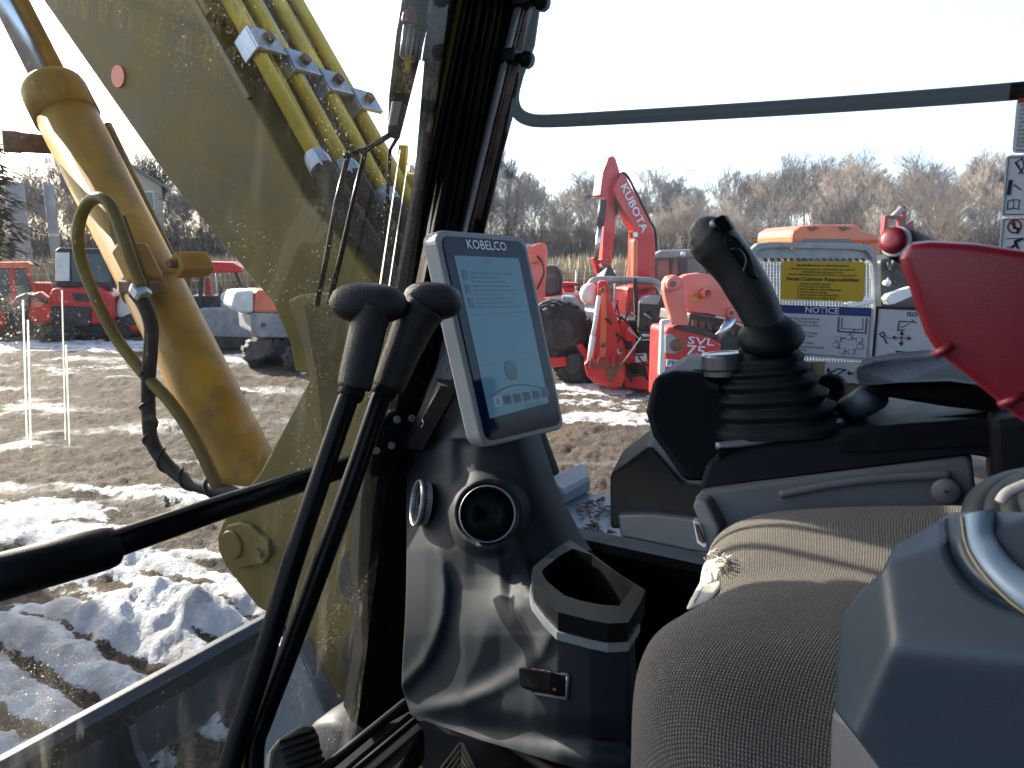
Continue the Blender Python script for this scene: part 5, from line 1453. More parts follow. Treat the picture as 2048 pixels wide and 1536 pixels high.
cslab('hood', ((1306, 754, .80), (1345, 742, .80), (1420, 745, .80), (1470, 762, .79), (1480, 860, .78), (1440, 965, .78), (1366, 966, .78), (1326, 905, .79), (1303, 875, .79), (1289, 826, .795)), RGT * .16 + FWD * .02, 'greyd', .008)
cslab('hood_lip', ((1318, 748, .83), (1360, 729, .86), (1402, 730, .88), (1412, 742, .82), (1350, 752, .80)), UP * -.012, 'black', .003)
cslab('switch_bay', ((1378, 748, .80), (1400, 728, .84), (1470, 735, .84), (1478, 760, .80), (1440, 770, .79)), UP * -.01, 'black', .003)
for i, (x, y) in enumerate(((1402, 745), (1424, 748), (1440, 754))):
    b_ = MB().box(P(x, y, .81), (FWD, RGT, UP), (.016, .012, .008)).build('switch', MT['black'], rc, bevel=.002)
    MB().box(P(x, y - 3, .808), (FWD, RGT, UP), (.008, .003, .001)).build('switch_mark', MT['silver'], b_)
MB().lathe(P(1447, 739, .79), UP - FWD * -.1, [(.021, -.006), (.021, .0), (.0235, .002), (.0235, .016), (.0215, .0185), (.018, .0185), (.017, .0175), (.001, .0175)], 36).build('throttle_dial', mat('dial_metal', (.16, .17, .18), .3, metal=.6, var=.1), rc, False, .0006)
cslab('lower_housing', ((1219, 950, .93), (1255, 925, .92), (1300, 890, .90), (1366, 966, .85), (1420, 975, .82), (1420, 1080, .80), (1390, 1068, .83), (1350, 1060, .86), (1220, 1060, .93)), RGT * .12 + FWD * .03, 'greyd', .006)
cslab('kick_plate', ((1234, 1028, .90), (1300, 1026, .87), (1420, 1040, .80), (1420, 1110, .79), (1385, 1105, .81), (1240, 1075, .90)), RGT * .04, 'bluegrey', .004)
cslab('top_body', ((1398, 985, .745), (1399, 968, .745), (1412, 925, .75), (1440, 905, .755), (1680, 862, .72), (1800, 850, .70), (1990, 838, .66), (2080, 832, .64), (2080, 930, .64), (1975, 918, .66), (1940, 912, .67), (1700, 942, .70), (1500, 968, .73)), RGT * .17, 'greyd', .006)
cslab('deck', ((1435, 893, .76), (1680, 850, .725), (1990, 825, .67), (2080, 800, .72), (1990, 770, .85), (1640, 800, .90), (1480, 850, .9)), UP * -.02, 'black', .004)
tp = smooth_path([P(1432, 892, .752), P(1500, 885, .748), (P(1580, 872, .74)), P(1640, 861, .73), P(1668, 852, .728), P(1680, 843, .735)], 5)
MB().tube(tp, .0052, 8, flat=.75).build('silver_trim', MT['silver'], rc, True)
cslab('side_panel', ((1386, 1000, .735), (1398, 986, .735), (1500, 971, .722), (1700, 944, .692), (1935, 913, .66), (1945, 925, .66), (1955, 1010, .66), (1960, 1080, .66), (1460, 1180, .70), (1420, 1100, .73)), RGT * .03, 'lightgrey', .008, 3)
rod('panel_groove', [P(1560, 990, .706), P(1650, 972, .694), P(1760, 958, .68), P(1900, 950, .663)], .004, MT['lightgrey'], rc, 8, True)
MB().lathe(P(1892, 983, .658), -RGT, [(.0115, -.004), (.012, .001), (.0105, .003), (.0, .0032)], 28).build('screw_cap', MT['lightgrey'], rc, True)
MB().tube([P(1888, 983, .653), P(1897, 984, .653)], .0006, 4).tube([P(1892, 979, .653), P(1893, 988, .653)], .0006, 4).build('cross_slot', MT['ink'], rc)
cslab('corner_block', ((1383, 1012, .72), (1392, 1000, .715), (1412, 1004, .71), (1440, 1060, .70), (1425, 1110, .70), (1412, 1095, .71), (1395, 1040, .715)), RGT * .03, 'lightgrey', .006)
cslab('switch_frame', ((1385, 1040, .712), (1398, 1048, .708), (1414, 1092, .705), (1408, 1096, .708), (1394, 1086, .712)), RGT * .01, 'white', .001)
cslab('rocker', ((1388, 1046, .710), (1396, 1051, .706), (1409, 1086, .703), (1404, 1088, .706), (1396, 1080, .710)), RGT * .006, 'ink', .001)
cslab('side_recess', ((1672, 880, .70), (1690, 868, .70), (1990, 848, .655), (1990, 890, .655), (1680, 905, .70)), RGT * .01 - RGT * .012, 'black', .004)
cslab('end_block', ((1978, 840, .64), (2080, 830, .62), (2080, 1040, .62), (1985, 1012, .64)), RGT * .1, 'black', .008)
# joystick: boot, flange, grip
js = thing('joystick', 'black grained joystick on a stepped rubber boot in front of the NOTICE sticker', 'joystick', P(1560, 860, .74))
bt = MB(); t_b = .775
levels = [(1560, 862, 116, .72), (1560, 846, 118, 0), (1556, 834, 96, 0), (1554, 818, 108, 0), (1550, 806, 88, 0), (1546, 790, 100, 0), (1544, 778, 80, 0), (1540, 762, 90, 0), (1538, 752, 70, 0), (1536, 738, 80, 0), (1536, 730, 62, 0), (1536, 716, 66, 0), (1536, 706, 52, 0), (1538, 692, 56, 0), (1538, 684, 48, 0)]
pts = [P(x, y, t_b) for x, y, r, _ in levels]; rs = [r * t_b / FPX * .9 for _, _, r, _ in levels]
vs, fs = [], []; sg = 40
Xd = (RGT * .0 + Vector((1, 0, 0))); Yd_ = Vector((0, 1, 0))
for p, r in zip(pts, rs):
    for q in range(sg):
        a = 2 * math.pi * q / sg; ca, sa = math.cos(a), math.sin(a)
        k_ = 1 / (abs(ca) ** 3 + abs(sa) ** 3) ** (1 / 3)
        vs.append(p + (FWD * ca * 1.15 + RGT * sa * .9) * r * k_ + UP * (-.012 * ca * r / .06))
for i in range(len(pts) - 1):
    for q in range(sg):
        q2 = (q + 1) % sg; fs.append((i * sg + q, i * sg + q2, (i + 1) * sg + q2, (i + 1) * sg + q))
fs.append(tuple(range((len(pts) - 1) * sg, len(pts) * sg)))
MB().add(vs, fs).build('rubber_boot', MT['greyd'], js, True, .0025)
ax = (P(1538, 650, .765) - P(1540, 690, .775)).normalized()
MB().lathe(P(1541, 694, .77), ax, [(.02, 0), (.031, .004), (.034, .010), (.0325, .017), (.026, .024), (.02, .03)], 36).build('flange', MT['greyd'], js, True)
gp = [(1535, 690, .020), (1532, 655, .0215), (1516, 615, .0235), (1495, 575, .025), (1474, 540, .0255), (1450, 510, .0265), (1430, 488, .0275), (1412, 470, .025), (1396, 458, .0175), (1385, 452, .006)]
gpp = smooth_path([P(x, y, .765 - .0002 * i) for i, (x, y, r) in enumerate(gp)], 5)
grr = [float(np.interp(i / (len(gpp) - 1) * (len(gp) - 1), range(len(gp)), [g[2] * .92 for g in gp])) for i in range(len(gpp))]
MB().tube(gpp, grr, 32).build('grip', MT['gripr'], js, True)
fp = [P(1452, 462, .738), P(1476, 476, .735), P(1500, 508, .735), P(1520, 560, .738), P(1500, 556, .732), P(1472, 518, .73), P(1446, 484, .732)]
MB().prism(fp, P(1500, 500, .77) - P(1500, 500, .748)).build('switch_plate', MT['black'], js, bevel=.004, segs=3)
sw_ = MB().box(P(1448, 448, .735), (P(1460, 460, .75) - P(1440, 430, .75), P(1470, 440, .75) - P(1440, 455, .75), RGT), (.017, .013, .016)).build('thumb_switch', MT['black'], js, bevel=.0025, segs=3)
MB().lathe(P(1428, 448, .735), P(1424, 448, .72) - P(1428, 448, .735), [(.004, -.004), (.0045, .002), (.003, .004)], 14).build('switch_button', MT['silver'], js, True)
MB().tube(smooth_path([P(1462, 498, .727), P(1480, 500, .727), P(1492, 520, .727), P(1486, 545, .73)], 5), .0009, 6).build('switch_outline', MT['bluegrey'], js, True)

lv = thing('small_lever', 'small black paddle lever behind the joystick boot', 'control lever', P(1660, 790, .78))
MB().prism([P(x, y, .80) for x, y in ((1622, 768), (1632, 756), (1655, 750), (1682, 756), (1690, 770), (1690, 796), (1660, 790), (1640, 780))], RGT * .02).build('paddle', MT['black'], lv, bevel=.006, segs=3)
rod('stalk', [P(1662, 780, .81), P(1690, 830, .80)], .01, MT['black'], lv)
ar = thing('armrest', 'black leather grained armrest pad above the right-hand console', 'armrest', P(1850, 760, .72))
ap = [(1708, 748, .70), (1712, 735, .705), (1735, 726, .71), (1790, 718, .72), (1860, 711, .73), (1960, 705, .74), (2100, 700, .75), (2100, 790, .70), (1900, 762, .68), (1800, 765, .68), (1735, 772, .685), (1714, 768, .69)]
MB().prism([P(*q) for q in ap], RGT * .055 + UP * .0).build('pad', mat('grained_leather', (.014, .014, .015), .42, bump=.5, bscale=700, var=.3, vscale=20), ar, bevel=.012, segs=4, smooth=True)
MB().prism([P(x, y, t + .01) for x, y, t in ((1722, 774, .70), (1800, 768, .69), (1980, 772, .67), (2100, 800, .66), (2100, 840, .66), (1900, 815, .67), (1740, 790, .70))], RGT * .05).build('bracket', MT['black'], ar, bevel=.005)
rod('support', [P(1750, 790, .72), P(1700, 820, .76)], .015, MT['bluegrey'], ar)

# ------------------------------------------------------------------ seat cushion
def fabric():
    m = bpy.data.materials.new('knitted_seat_fabric'); m.use_nodes = True
    n, l = m.node_tree.nodes, m.node_tree.links; b = n['Principled BSDF']
    uv = n.new('ShaderNodeUVMap'); sp_ = n.new('ShaderNodeSeparateXYZ')
    dn = n.new('ShaderNodeTexNoise'); dn.inputs['Scale'].default_value = 6
    l.new(uv.outputs[0], dn.inputs['Vector'])
    ad = n.new('ShaderNodeMix'); ad.data_type = 'VECTOR'; ad.inputs[0].default_value = .004
    l.new(uv.outputs[0], ad.inputs[4]); l.new(dn.outputs['Color'], ad.inputs[5]); l.new(ad.outputs[1], sp_.inputs[0])

    def mth(op, a, c=None):
        q = n.new('ShaderNodeMath'); q.operation = op
        for i, v in enumerate((a, c)):
            if v is None: continue
            if isinstance(v, (int, float)): q.inputs[i].default_value = v
            else: l.new(v, q.inputs[i])
        return q.outputs[0]
    u = mth('MULTIPLY', sp_.outputs[0], 2 * math.pi * 150); v = mth('MULTIPLY', sp_.outputs[1], 2 * math.pi * 120)
    row = mth('ABSOLUTE', mth('SINE', mth('MULTIPLY', u, .5)))
    st = mth('SINE', mth('ADD', v, mth('MULTIPLY', mth('SIGN', mth('SINE', u)), 1.57)))
    kn = mth('MULTIPLY', row, mth('ADD', mth('MULTIPLY', st, .5), .55))
    cr = n.new('ShaderNodeMapRange'); l.new(kn, cr.inputs[0]); cr.inputs[3].default_value = 0; cr.inputs[4].default_value = 1
    ns = n.new('ShaderNodeTexNoise'); ns.inputs['Scale'].default_value = 160; ns.inputs['Detail'].default_value = 2; l.new(uv.outputs[0], ns.inputs['Vector'])
    mx = n.new('ShaderNodeMix'); mx.data_type = 'RGBA'; mx.inputs[6].default_value = (.03, .028, .027, 1); mx.inputs[7].default_value = (.47, .39, .3, 1)
    l.new(mth('MULTIPLY', cr.outputs[0], mth('ADD', mth('MULTIPLY', ns.outputs[0], 1.2), .35)), mx.inputs[0]); l.new(mx.outputs[2], b.inputs['Base Color'])
    b.inputs['Roughness'].default_value = .95; b.inputs['Specular IOR Level'].default_value = .15; b.inputs['Sheen Weight'].default_value = .3
    bp = n.new('ShaderNodeBump'); bp.inputs['Strength'].default_value = .9; bp.inputs['Distance'].default_value = .0022
    l.new(kn, bp.inputs['Height']); l.new(bp.outputs[0], b.inputs['Normal'])
    return m


MT['fabric'] = fabric()
st_ = thing('seat', 'knitted grey brown seat cushion torn open at its front corner', 'seat', P(1550, 1400, .6))
# cross sections from the far side of the cushion to the near side; each is a profile from front lip to rear
prof = [  # (list of (px,py,t)) along the cushion from its front underside, over the lip, towards the back
    [(1412, 1150, .685), (1411, 1128, .680), (1418, 1100, .678), (1440, 1066, .676), (1490, 1038, .672), (1560, 1022, .665), (1700, 1014, .65), (1850, 1011, .635), (2000, 1013, .62), (2150, 1020, .61)],
    [(1404, 1190, .665), (1406, 1150, .655), (1420, 1120, .648), (1450, 1090, .642), (1500, 1066, .638), (1575, 1050, .632), (1700, 1045, .62), (1850, 1045, .607), (2000, 1048, .595), (2150, 1060, .585)],
    [(1402, 1225, .645), (1410, 1180, .63), (1432, 1150, .621), (1470, 1125, .614), (1520, 1108, .609), (1600, 1098, .602), (1720, 1095, .59), (1860, 1098, .578), (2000, 1105, .568), (2150, 1120, .56)],
    [(1385, 1250, .63), (1400, 1212, .61), (1436, 1188, .598), (1480, 1170, .59), (1535, 1158, .584), (1620, 1152, .575), (1740, 1152, .562), (1870, 1160, .55), (2000, 1170, .54), (2150, 1190, .53)],
    [(1330, 1285, .615), (1352, 1240, .592), (1400, 1213, .577), (1455, 1202, .567), (1520, 1198, .558), (1620, 1200, .548), (1740, 1208, .536), (1870, 1220, .525), (2000, 1235, .515), (2150, 1260, .505)],
    [(1282, 1350, .60), (1302, 1280, .577), (1345, 1250, .560), (1410, 1240, .548), (1490, 1242, .538), (1610, 1252, .526), (1740, 1268, .513), (1870, 1285, .502), (2000, 1305, .493), (2150, 1335, .485)],
    [(1266, 1440, .59), (1276, 1340, .565), (1315, 1305, .546), (1385, 1295, .532), (1475, 1302, .520), (1600, 1320, .507), (1740, 1345, .494), (1870, 1370, .483), (2000, 1395, .474), (2150, 1430, .466)],
    [(1262, 1540, .585), (1268, 1430, .560), (1302, 1385, .538), (1370, 1372, .522), (1465, 1385, .508), (1600, 1412, .494), (1740, 1445, .480), (1870, 1475, .469), (2000, 1505, .46), (2150, 1545, .452)],
    [(1264, 1650, .585), (1274, 1530, .560), (1310, 1482, .537), (1375, 1468, .519), (1465, 1482, .504), (1600, 1515, .489), (1740, 1552, .475), (1870, 1585, .464), (2000, 1620, .455), (2150, 1660, .447)],
    [(1280, 1780, .59), (1300, 1660, .56), (1340, 1600, .537), (1400, 1580, .519), (1490, 1595, .503), (1620, 1630, .488), (1760, 1670, .474), (1890, 1710, .463), (2020, 1750, .454), (2170, 1790, .446)],
]


def resample(curve, k):
    c = [Vector(P(*q)) for q in curve]; s_ = smooth_path(c, 10); cum = [0]
    for i in range(1, len(s_)): cum.append(cum[-1] + (s_[i] - s_[i - 1]).length)
    out = []
    for j in range(k):
        d = cum[-1] * j / (k - 1); i = min(max(np.searchsorted(cum, d) - 1, 0), len(s_) - 2)
        out.append(s_[i].lerp(s_[i + 1], (d - cum[i]) / max(cum[i + 1] - cum[i], 1e-9)))
    return out


K = 90
secs = [resample(p_, K) for p_ in prof]
cols = [smooth_path([s_[j] for s_ in secs], 10) for j in range(K)]
R_ = len(cols[0]); vs, uvs = [], []
for i in range(R_):
    for j in range(K):
        vs.append(cols[j][i]); uvs.append((j / (K - 1), i / (R_ - 1)))
fs = [(i * K + j, i * K + j + 1, (i + 1) * K + j + 1, (i + 1) * K + j) for i in range(R_ - 1) for j in range(K - 1)]
nb = len(vs)
for i in range(R_):                                     # the underside closes the cushion
    for j in (0, K - 1): vs.append(cols[j][i] - UP * .09 - FWD * (.04 if j == 0 else 0)); uvs.append((0, i / R_))
for i in range(R_ - 1):
    fs += [(i * K, (i + 1) * K, nb + 2 * i + 2, nb + 2 * i), (i * K + K - 1, nb + 2 * i + 1, nb + 2 * i + 3, (i + 1) * K + K - 1), (nb + 2 * i, nb + 2 * i + 2, nb + 2 * i + 3, nb + 2 * i + 1)]
mesh_obj('cushion', vs, fs, MT['fabric'], st_, True, uvs=uvs)
fo = [(1448, 1112, .638), (1462, 1122, .632), (1447, 1150, .628), (1440, 1178, .612), (1420, 1206, .598), (1370, 1222, .590), (1380, 1200, .600), (1400, 1165, .622), (1404, 1140, .636), (1410, 1122, .642)]
MB().prism([P(x, y, t - .012) for x, y, t in fo], (P(1420, 1160, .7) - P(1420, 1160, .66))).build('torn_foam', MT['foam'], st_, bevel=.006, segs=3, smooth=True)
for i in range(26):
    x, y = random.uniform(1412, 1460), random.uniform(1105, 1135); a = random.uniform(0, 6.28)
    rod('loose_thread', [P(x, y, .622), P(x + 10 * math.cos(a), y + 8 * math.sin(a), .617), P(x + 14 * math.cos(a + .5), y + 12 * math.sin(a + .5), .616)], .0005, MT['foam'], st_, 4)
MB().prism([M(-.55, .42, -.42), M(.08, .42, -.42), M(.08, .74, -.42), M(-.55, .74, -.42)], UP * -.4).build('seat_base', MT['black'], st_, bevel=.02)

# ------------------------------------------------------------------ left console with its boot, right in front of the lens
lc = thing('left_console', 'faceted blue grey left-hand console pod at the lower right', 'console', P(1850, 1400, .4))


def inv_plane(*pts):                                   # 1/depth of a flat facet is linear across the picture
    A_ = np.array([[x, y, 1.0] for x, y, t in pts]); return np.linalg.solve(A_, np.array([1 / t for x, y, t in pts]))


facets = [inv_plane((1785, 1290, .400), (1765, 1140, .432), (1671, 1330, .462)), inv_plane((1785, 1290, .400), (1765, 1140, .432), (1925, 1150, .405)),
          inv_plane((1905, 1030, .455), (1790, 1090, .45), (1900, 1110, .405)), inv_plane((1800, 1300, .398), (2000, 1300, .368), (2048, 1500, .366))]
ys_ = np.linspace(1024, 1640, 120); us_ = np.linspace(0, 1, 110)
xl_ = np.interp(ys_, [1024, 1050, 1086, 1140, 1192, 1232, 1330, 1420, 1440, 1480, 1545, 1640], [1908, 1862, 1792, 1765, 1712, 1682, 1671, 1670, 1685, 1716, 1765, 1830])
YG, UG = np.meshgrid(ys_, us_, indexing='ij'); XG = xl_[:, None] + (2260 - xl_[:, None]) * UG ** 1.3
IT = np.stack([f[0] * XG + f[1] * YG + f[2] for f in facets])
kk = 70.0
IT = -np.log(np.exp(-kk * (IT - IT.min(0))).sum(0)) / kk + IT.min(0)
edge_ = np.clip(UG * (2260 - xl_[:, None]) / 16, 0, 1); TG = 1 / IT + .012 * (1 - edge_) ** 2
TG += .008 * np.exp(-((np.hypot((XG - 2075) * .95, YG - 1045) - 172) / 9) ** 2)
vs = [P(a, b, c) for a, b, c in zip(XG.ravel(), YG.ravel(), TG.ravel())]; n1, n2 = YG.shape; nb = len(vs)
fs = [(i * n2 + j, i * n2 + j + 1, (i + 1) * n2 + j + 1, (i + 1) * n2 + j) for i in range(n1 - 1) for j in range(n2 - 1)]
for i in range(n1):
    for j in (0, n2 - 1): vs.append(vs[i * n2 + j] + (P(1850, 1300, 1) - EYE).normalized() * .08 + RGT * .02)
for i in range(n1 - 1):
    b0 = nb + 2 * i
    fs += [(i * n2, (i + 1) * n2, b0 + 2, b0), (i * n2 + n2 - 1, b0 + 1, b0 + 3, (i + 1) * n2 + n2 - 1), (b0, b0 + 2, b0 + 3, b0 + 1)]
mesh_obj('pod', vs, fs, MT['bluegrey'], lc, True)
MB().prism([P(1664, 1425, .47), P(1690, 1436, .46), P(1764, 1545, .43), P(1800, 1640, .43), P(1655, 1640, .47)], RGT * .08).build('pod_base', MT['lightgrey'], lc, bevel=.006)
bandp = [(1925, 1030, .425), (1932, 1080, .41), (1950, 1120, .395), (1985, 1165, .38), (2040, 1215, .365), (2120, 1260, .352)]
bandi = [(1990, 1016, .42), (1988, 1060, .412), (2000, 1090, .40), (2025, 1122, .388), (2060, 1150, .376), (2120, 1180, .362)]
A1, A2 = smooth_path([P(*z) for z in bandp], 6), smooth_path([P(*z) for z in bandi], 6); k = len(A1); dv = (P(2000, 1100, .47) - P(2000, 1100, .45))
vs = A1 + [a.lerp(b, .5) - dv * .25 for a, b in zip(A1, A2)] + A2 + [a + dv for a in A1] + [a + dv for a in A2]
fs = []
for i in range(k - 1):
    fs += [(i, i + 1, k + i + 1, k + i), (k + i, k + i + 1, 2 * k + i + 1, 2 * k + i), (i, 3 * k + i, 3 * k + i + 1, i + 1), (2 * k + i, 2 * k + i + 1, 4 * k + i + 1, 4 * k + i), (3 * k + i, 4 * k + i, 4 * k + i + 1, 3 * k + i + 1)]
MB().add(vs, fs).build('boot_ring', mat('pale_blue_ring', (.2, .29, .38), .4), lc, True)
rod('ring_seam', [P(x - 2, y + 2, t - .001) for x, y, t in bandp], .0008, MT['tan'], lc, 6, True)
bo_ = [(2025, 1100), (2000, 1060), (1985, 1020), (2005, 985), (2060, 965), (2200, 960)]
for k_, (dx, dy, rr3) in enumerate(((0, 0, .075), (14, -14, .066), (26, -30, .058), (40, -46, .05))):
    c = P(2150 + dx, 1075 + dy, .44 - k_ * .004)
    MB().lathe(c, UP - RGT * .5, [(rr3 * .7, -.014), (rr3 * .8, -.004), (rr3 * .8, .004), (rr3 * .66, .012)], 40).build('rubber_boot', MT['greyd'], lc, True)
rod('lever_cord', [P(2000, 1005, .42), P(2015, 985, .42), P(2060, 965, .42)], .003, MT['foam'], lc, 8, True)

# red lock lever close to the lens, and the button behind it
rl_ = thing('lock_lever', 'big red safety lock lever out of focus at the right edge', 'lock lever', P(1950, 650, .36))
ro = [(1797, 520), (1803, 500), (1822, 488), (1860, 484), (1950, 489), (2060, 505), (2200, 528), (2200, 960), (2048, 848), (2012, 822), (1995, 806), (1940, 760), (1874, 708), (1850, 672), (1828, 610), (1812, 560)]
rpp = Plane(P(1900, 600, .36), (P(1900, 600, 1) - EYE).normalized() + RGT * -.25 + UP * .1)
MB().prism([rpp.at(*q) for q in ro], rpp.n * .02).build('plate', MT['red'], rl_, bevel=.009, segs=5, smooth=True)
for (x0, y0, x1, y1) in ((1868, 712, 1905, 690), (1998, 812, 2048, 790)):
    MB().tube([rpp.off(-.0005).at(x0, y0), rpp.off(-.0005).at(x1, y1)], .0022, 8).build('ridge', MT['red'], rl_, True)
MB().tube([rpp.off(.004).at(1900, 700), rpp.off(.004).at(2100, 838)], .0035, 8).build('edge_bead', MT['red'], rl_, True)
hb = thing('lock_button', 'red push button capping a short black tube beside the red lever', 'button', P(1800, 490, .5))
a_, b2 = P(1779, 477, .47), P(1850, 512, .50); dr = (b2 - a_).normalized()
MB().lathe(a_ + dr * .008, dr, [(.0095, 0), (.0105, .002), (.0112, .01), (.012, .05)], 28).build('tube', MT['black'], hb, True)
MB().lathe(a_ + dr * .008, -dr, [(.0088, -.003), (.0088, .004), (.0078, .0065), (.004, .0075), (.0003, .0078)], 28).build('cap', MT['red'], hb, True)
MB().lathe(a_ + dr * .008, dr, [(.0088, -.0012), (.0098, -.0005), (.0102, .002)], 28).build('rim', MT['white'], hb, True)

# ------------------------------------------------------------------ stickers on the side window
SP = plane_r(.942); WX = -FWD; WY = UP


def sticker(name, label, pix, m='paper', border=None, back=None):
    pts = [SP.at(*q) for q in pix]
    root = thing(name, label, 'sticker', sum(pts, Vector()) / len(pts))
    cpts = []
    n = len(pts)
    for i in range(n):
        p0, p1, p2 = pts[i - 1], pts[i], pts[(i + 1) % n]; d = .0035
        cpts += [p1 + (p0 - p1).normalized() * d, p1 + (p0 - p1).normalized() * d * .3 + (p2 - p1).normalized() * d * .3, p1 + (p2 - p1).normalized() * d]
    MB().prism(cpts, RGT * .0008).build('film', MT[m], root)
    return root, pts


def qd(pts, u, v, off=-.0006):
    return pts[0].lerp(pts[1], u).lerp(pts[3].lerp(pts[2], u), v) + RGT * off


def quad(root, pts, u0, v0, u1, v1, m, name='print', off=-.0006):
    return MB().prism([qd(pts, u0, v0, off), qd(pts, u1, v0, off), qd(pts, u1, v1, off), qd(pts, u0, v1, off)], RGT * .0003).build(name, MT[m], root)


def line(root, pts, uv, w, m='ink', name='drawing'):
    b = MB()
    for (u0, v0), (u1, v1) in zip(uv[:-1], uv[1:]):
        a, c = qd(pts, u0, v0, -.0008), qd(pts, u1, v1, -.0008); d = (c - a)
        if d.length < 1e-6: continue
        s_ = d.normalized().cross(RGT) * w / 2; e = d.normalized() * w * .4
        b.prism([a - s_ - e, c - s_ + e, c + s_ + e, a + s_ - e], RGT * .0002)
    return b.build(name, MT[m], root)


def label_text(root, pts, s, u, v, hfrac, m='ink', align='CENTER', bold=0, sx=1.0):
    h = (pts[3] - pts[0]).length
    return text(s, root, qd(pts, u, v, -.0009), qd(pts, 1, v) - qd(pts, 0, v), qd(pts, u, 0) - qd(pts, u, 1), h * hfrac, MT[m], align, bold=bold, sx=sx)


rt, q4 = sticker('rental_sticker', 'yellow rental sticker listing customer responsibilities on the window', ((1563, 522), (1732, 524), (1727, 604), (1560, 599)), 'gold')
label_text(rt, q4, 'Marshall Machinery, Inc. Rental Equipment', .5, .1, .072, bold=.02)
label_text(rt, q4, '570-729-7117 Honesdale PA · 570-839-4066 Tannersville PA', .5, .2, .062, bold=.02)
label_text(rt, q4, '570-489-4542 South Abington Twp PA', .5, .27, .062, bold=.02)
label_text(rt, q4, '845-343-0082 Middletown NY · 607-729-6161 Johnson City NY', .5, .34, .062, bold=.02)
label_text(rt, q4, 'Rental Customer Responsibilities', .5, .45, .128, bold=.02)
for i, s_ in enumerate(('1. Furnish a qualified operator', '2. Furnish proof of insurance', '3. Perform daily & routine maintenance', '4. Unusual wear or damage', '5. Return machine clean & full of fuel', '6. See contract for complete terms')):
    label_text(rt, q4, s_, .21, .57 + i * .072, .066, align='LEFT', bold=.02)
nt, q4 = sticker('notice_sticker', 'white NOTICE sticker with a blue header behind the joystick', ((1524, 608), (1750, 616), (1740, 723), (1524, 706)))
quad(nt, q4, .03, .0, .97, .16, 'blue', 'header')
label_text(nt, q4, 'NOTICE', .55, .085, .17, 'paper', bold=.02)
for i, s_ in enumerate(('Before starting operations,', 'select proper mode from', 'attachment selective icons', 'on top of screen.', 'If attachment mode icons', 'displayed on screen are', 'wrong, function of', 'attachment is improper.', 'Never power the attachment', 'in a work mode for', 'attachment that is')):
    v = .25 + i * .064 + (.02 if i > 3 else 0) + (.02 if i > 7 else 0)
    label_text(nt, q4, s_, .11, v, .072, 'ink2', 'LEFT', bold=.005, sx=1.12)
line(nt, q4, ((.97, .16), (.97, .95), (.03, .95), (.03, .16)), .0007, 'blue', 'border')
line(nt, q4, ((.70, .2), (.70, .47), (.94, .47), (.94, .2)), .0016, 'ink2')
line(nt, q4, ((.73, .2), (.73, .41), (.91, .41), (.91, .2)), .0009, 'ink2')
line(nt, q4, ((.85, .41), (.80, .53)), .0008)
import itertools
ring = [(.80, .57), (.89, .61), (.90, .73), (.83, .84), (.745, .84), (.69, .73), (.705, .61)]
line(nt, q4, ring + [ring[0]], .0007)
for (u, v) in ring:
    quad(nt, q4, u - .026, v - .045, u + .026, v + .045, 'ink2', 'icon', -.0011); quad(nt, q4, u - .022, v - .038, u + .022, v + .038, 'paper', 'icon', -.0014)
    line(nt, q4, ((u - .012, v + .01), (u + .004, v - .015), (u + .012, v + .012)), .0012)
    nt.children[-1].location += RGT * -.001
iso, q4 = sticker('pattern_sticker', 'white ISO control pattern sticker with crossed arrows', ((1757, 616), (1868, 620), (1862, 724), (1748, 718)))
for uv in (((-.02, -.01), (1.0, -.01)), ((-.02, -.01), (-.02, 1.02)), ((-.02, 1.02), (1.0, 1.02))): line(iso, q4, uv, .003, 'ink', 'frame')
label_text(iso, q4, 'ISO', .62, .1, .12, bold=.02)
line(iso, q4, ((.30, .56), (.62, .56)), .0009); line(iso, q4, ((.46, .44), (.46, .70)), .0009)
for (u, v, du, dv) in ((.30, .56, 1, 0), (.62, .56, -1, 0), (.46, .44, 0, 1), (.46, .70, 0, -1)):
    line(iso, q4, ((u + .05 * du + .03 * dv, v + .05 * dv + .03 * du), (u, v), (u + .05 * du - .03 * dv, v + .05 * dv - .03 * du)), .0012)
line(iso, q4, ((.66, .24), (.40, .24), (.38, .42), (.50, .40)), .0012); line(iso, q4, ((.58, .28), (.44, .36)), .0008); line(iso, q4, ((.62, .2), (.7, .26)), .0008)
line(iso, q4, ((.38, .82), (.66, .84), (.60, .96), (.46, .92), (.38, .82)), .0012); line(iso, q4, ((.26, .88), (.36, .90)), .0009); line(iso, q4, ((.46, .92), (.56, .84)), .0009)
line(iso, q4, ((.06, .50), (.12, .46), (.16, .52), (.10, .56), (.06, .50)), .0012); line(iso, q4, ((.14, .56), (.20, .68)), .0015); line(iso, q4, ((.18, .56), (.28, .58)), .0008)
bt2, q4 = sticker('book_sticker', 'small white sticker with an open book mark beside the boot', ((1562, 722), (1621, 722), (1618, 768), (1562, 762)))
line(bt2, q4, ((.6, .15), (.95, .12), (.94, .5), (.6, .5), (.6, .15)), .0009, 'blue'); line(bt2, q4, ((.77, .14), (.77, .5)), .0008, 'blue')
arr, q4 = sticker('arrow_sticker', 'white sticker with a lever symbol and two black arrows', ((1650, 724), (1735, 728), (1735, 768), (1648, 764)))
line(arr, q4, ((.08, .62), (.3, .3), (.5, .34), (.2, .7), (.08, .3), (.06, .72)), .0014)
for (u, s_) in ((.58, -1), (.94, 1)):
    pts_ = [qd(q4, u + s_ * .05, .5, -.0009), qd(q4, u, .36, -.0009), qd(q4, u, .44, -.0009), qd(q4, u - s_ * .08, .44, -.0009), qd(q4, u - s_ * .08, .56, -.0009), qd(q4, u, .56, -.0009), qd(q4, u, .64, -.0009)]
    MB().prism(pts_, RGT * .0002).build('arrow', MT['ink'], arr)
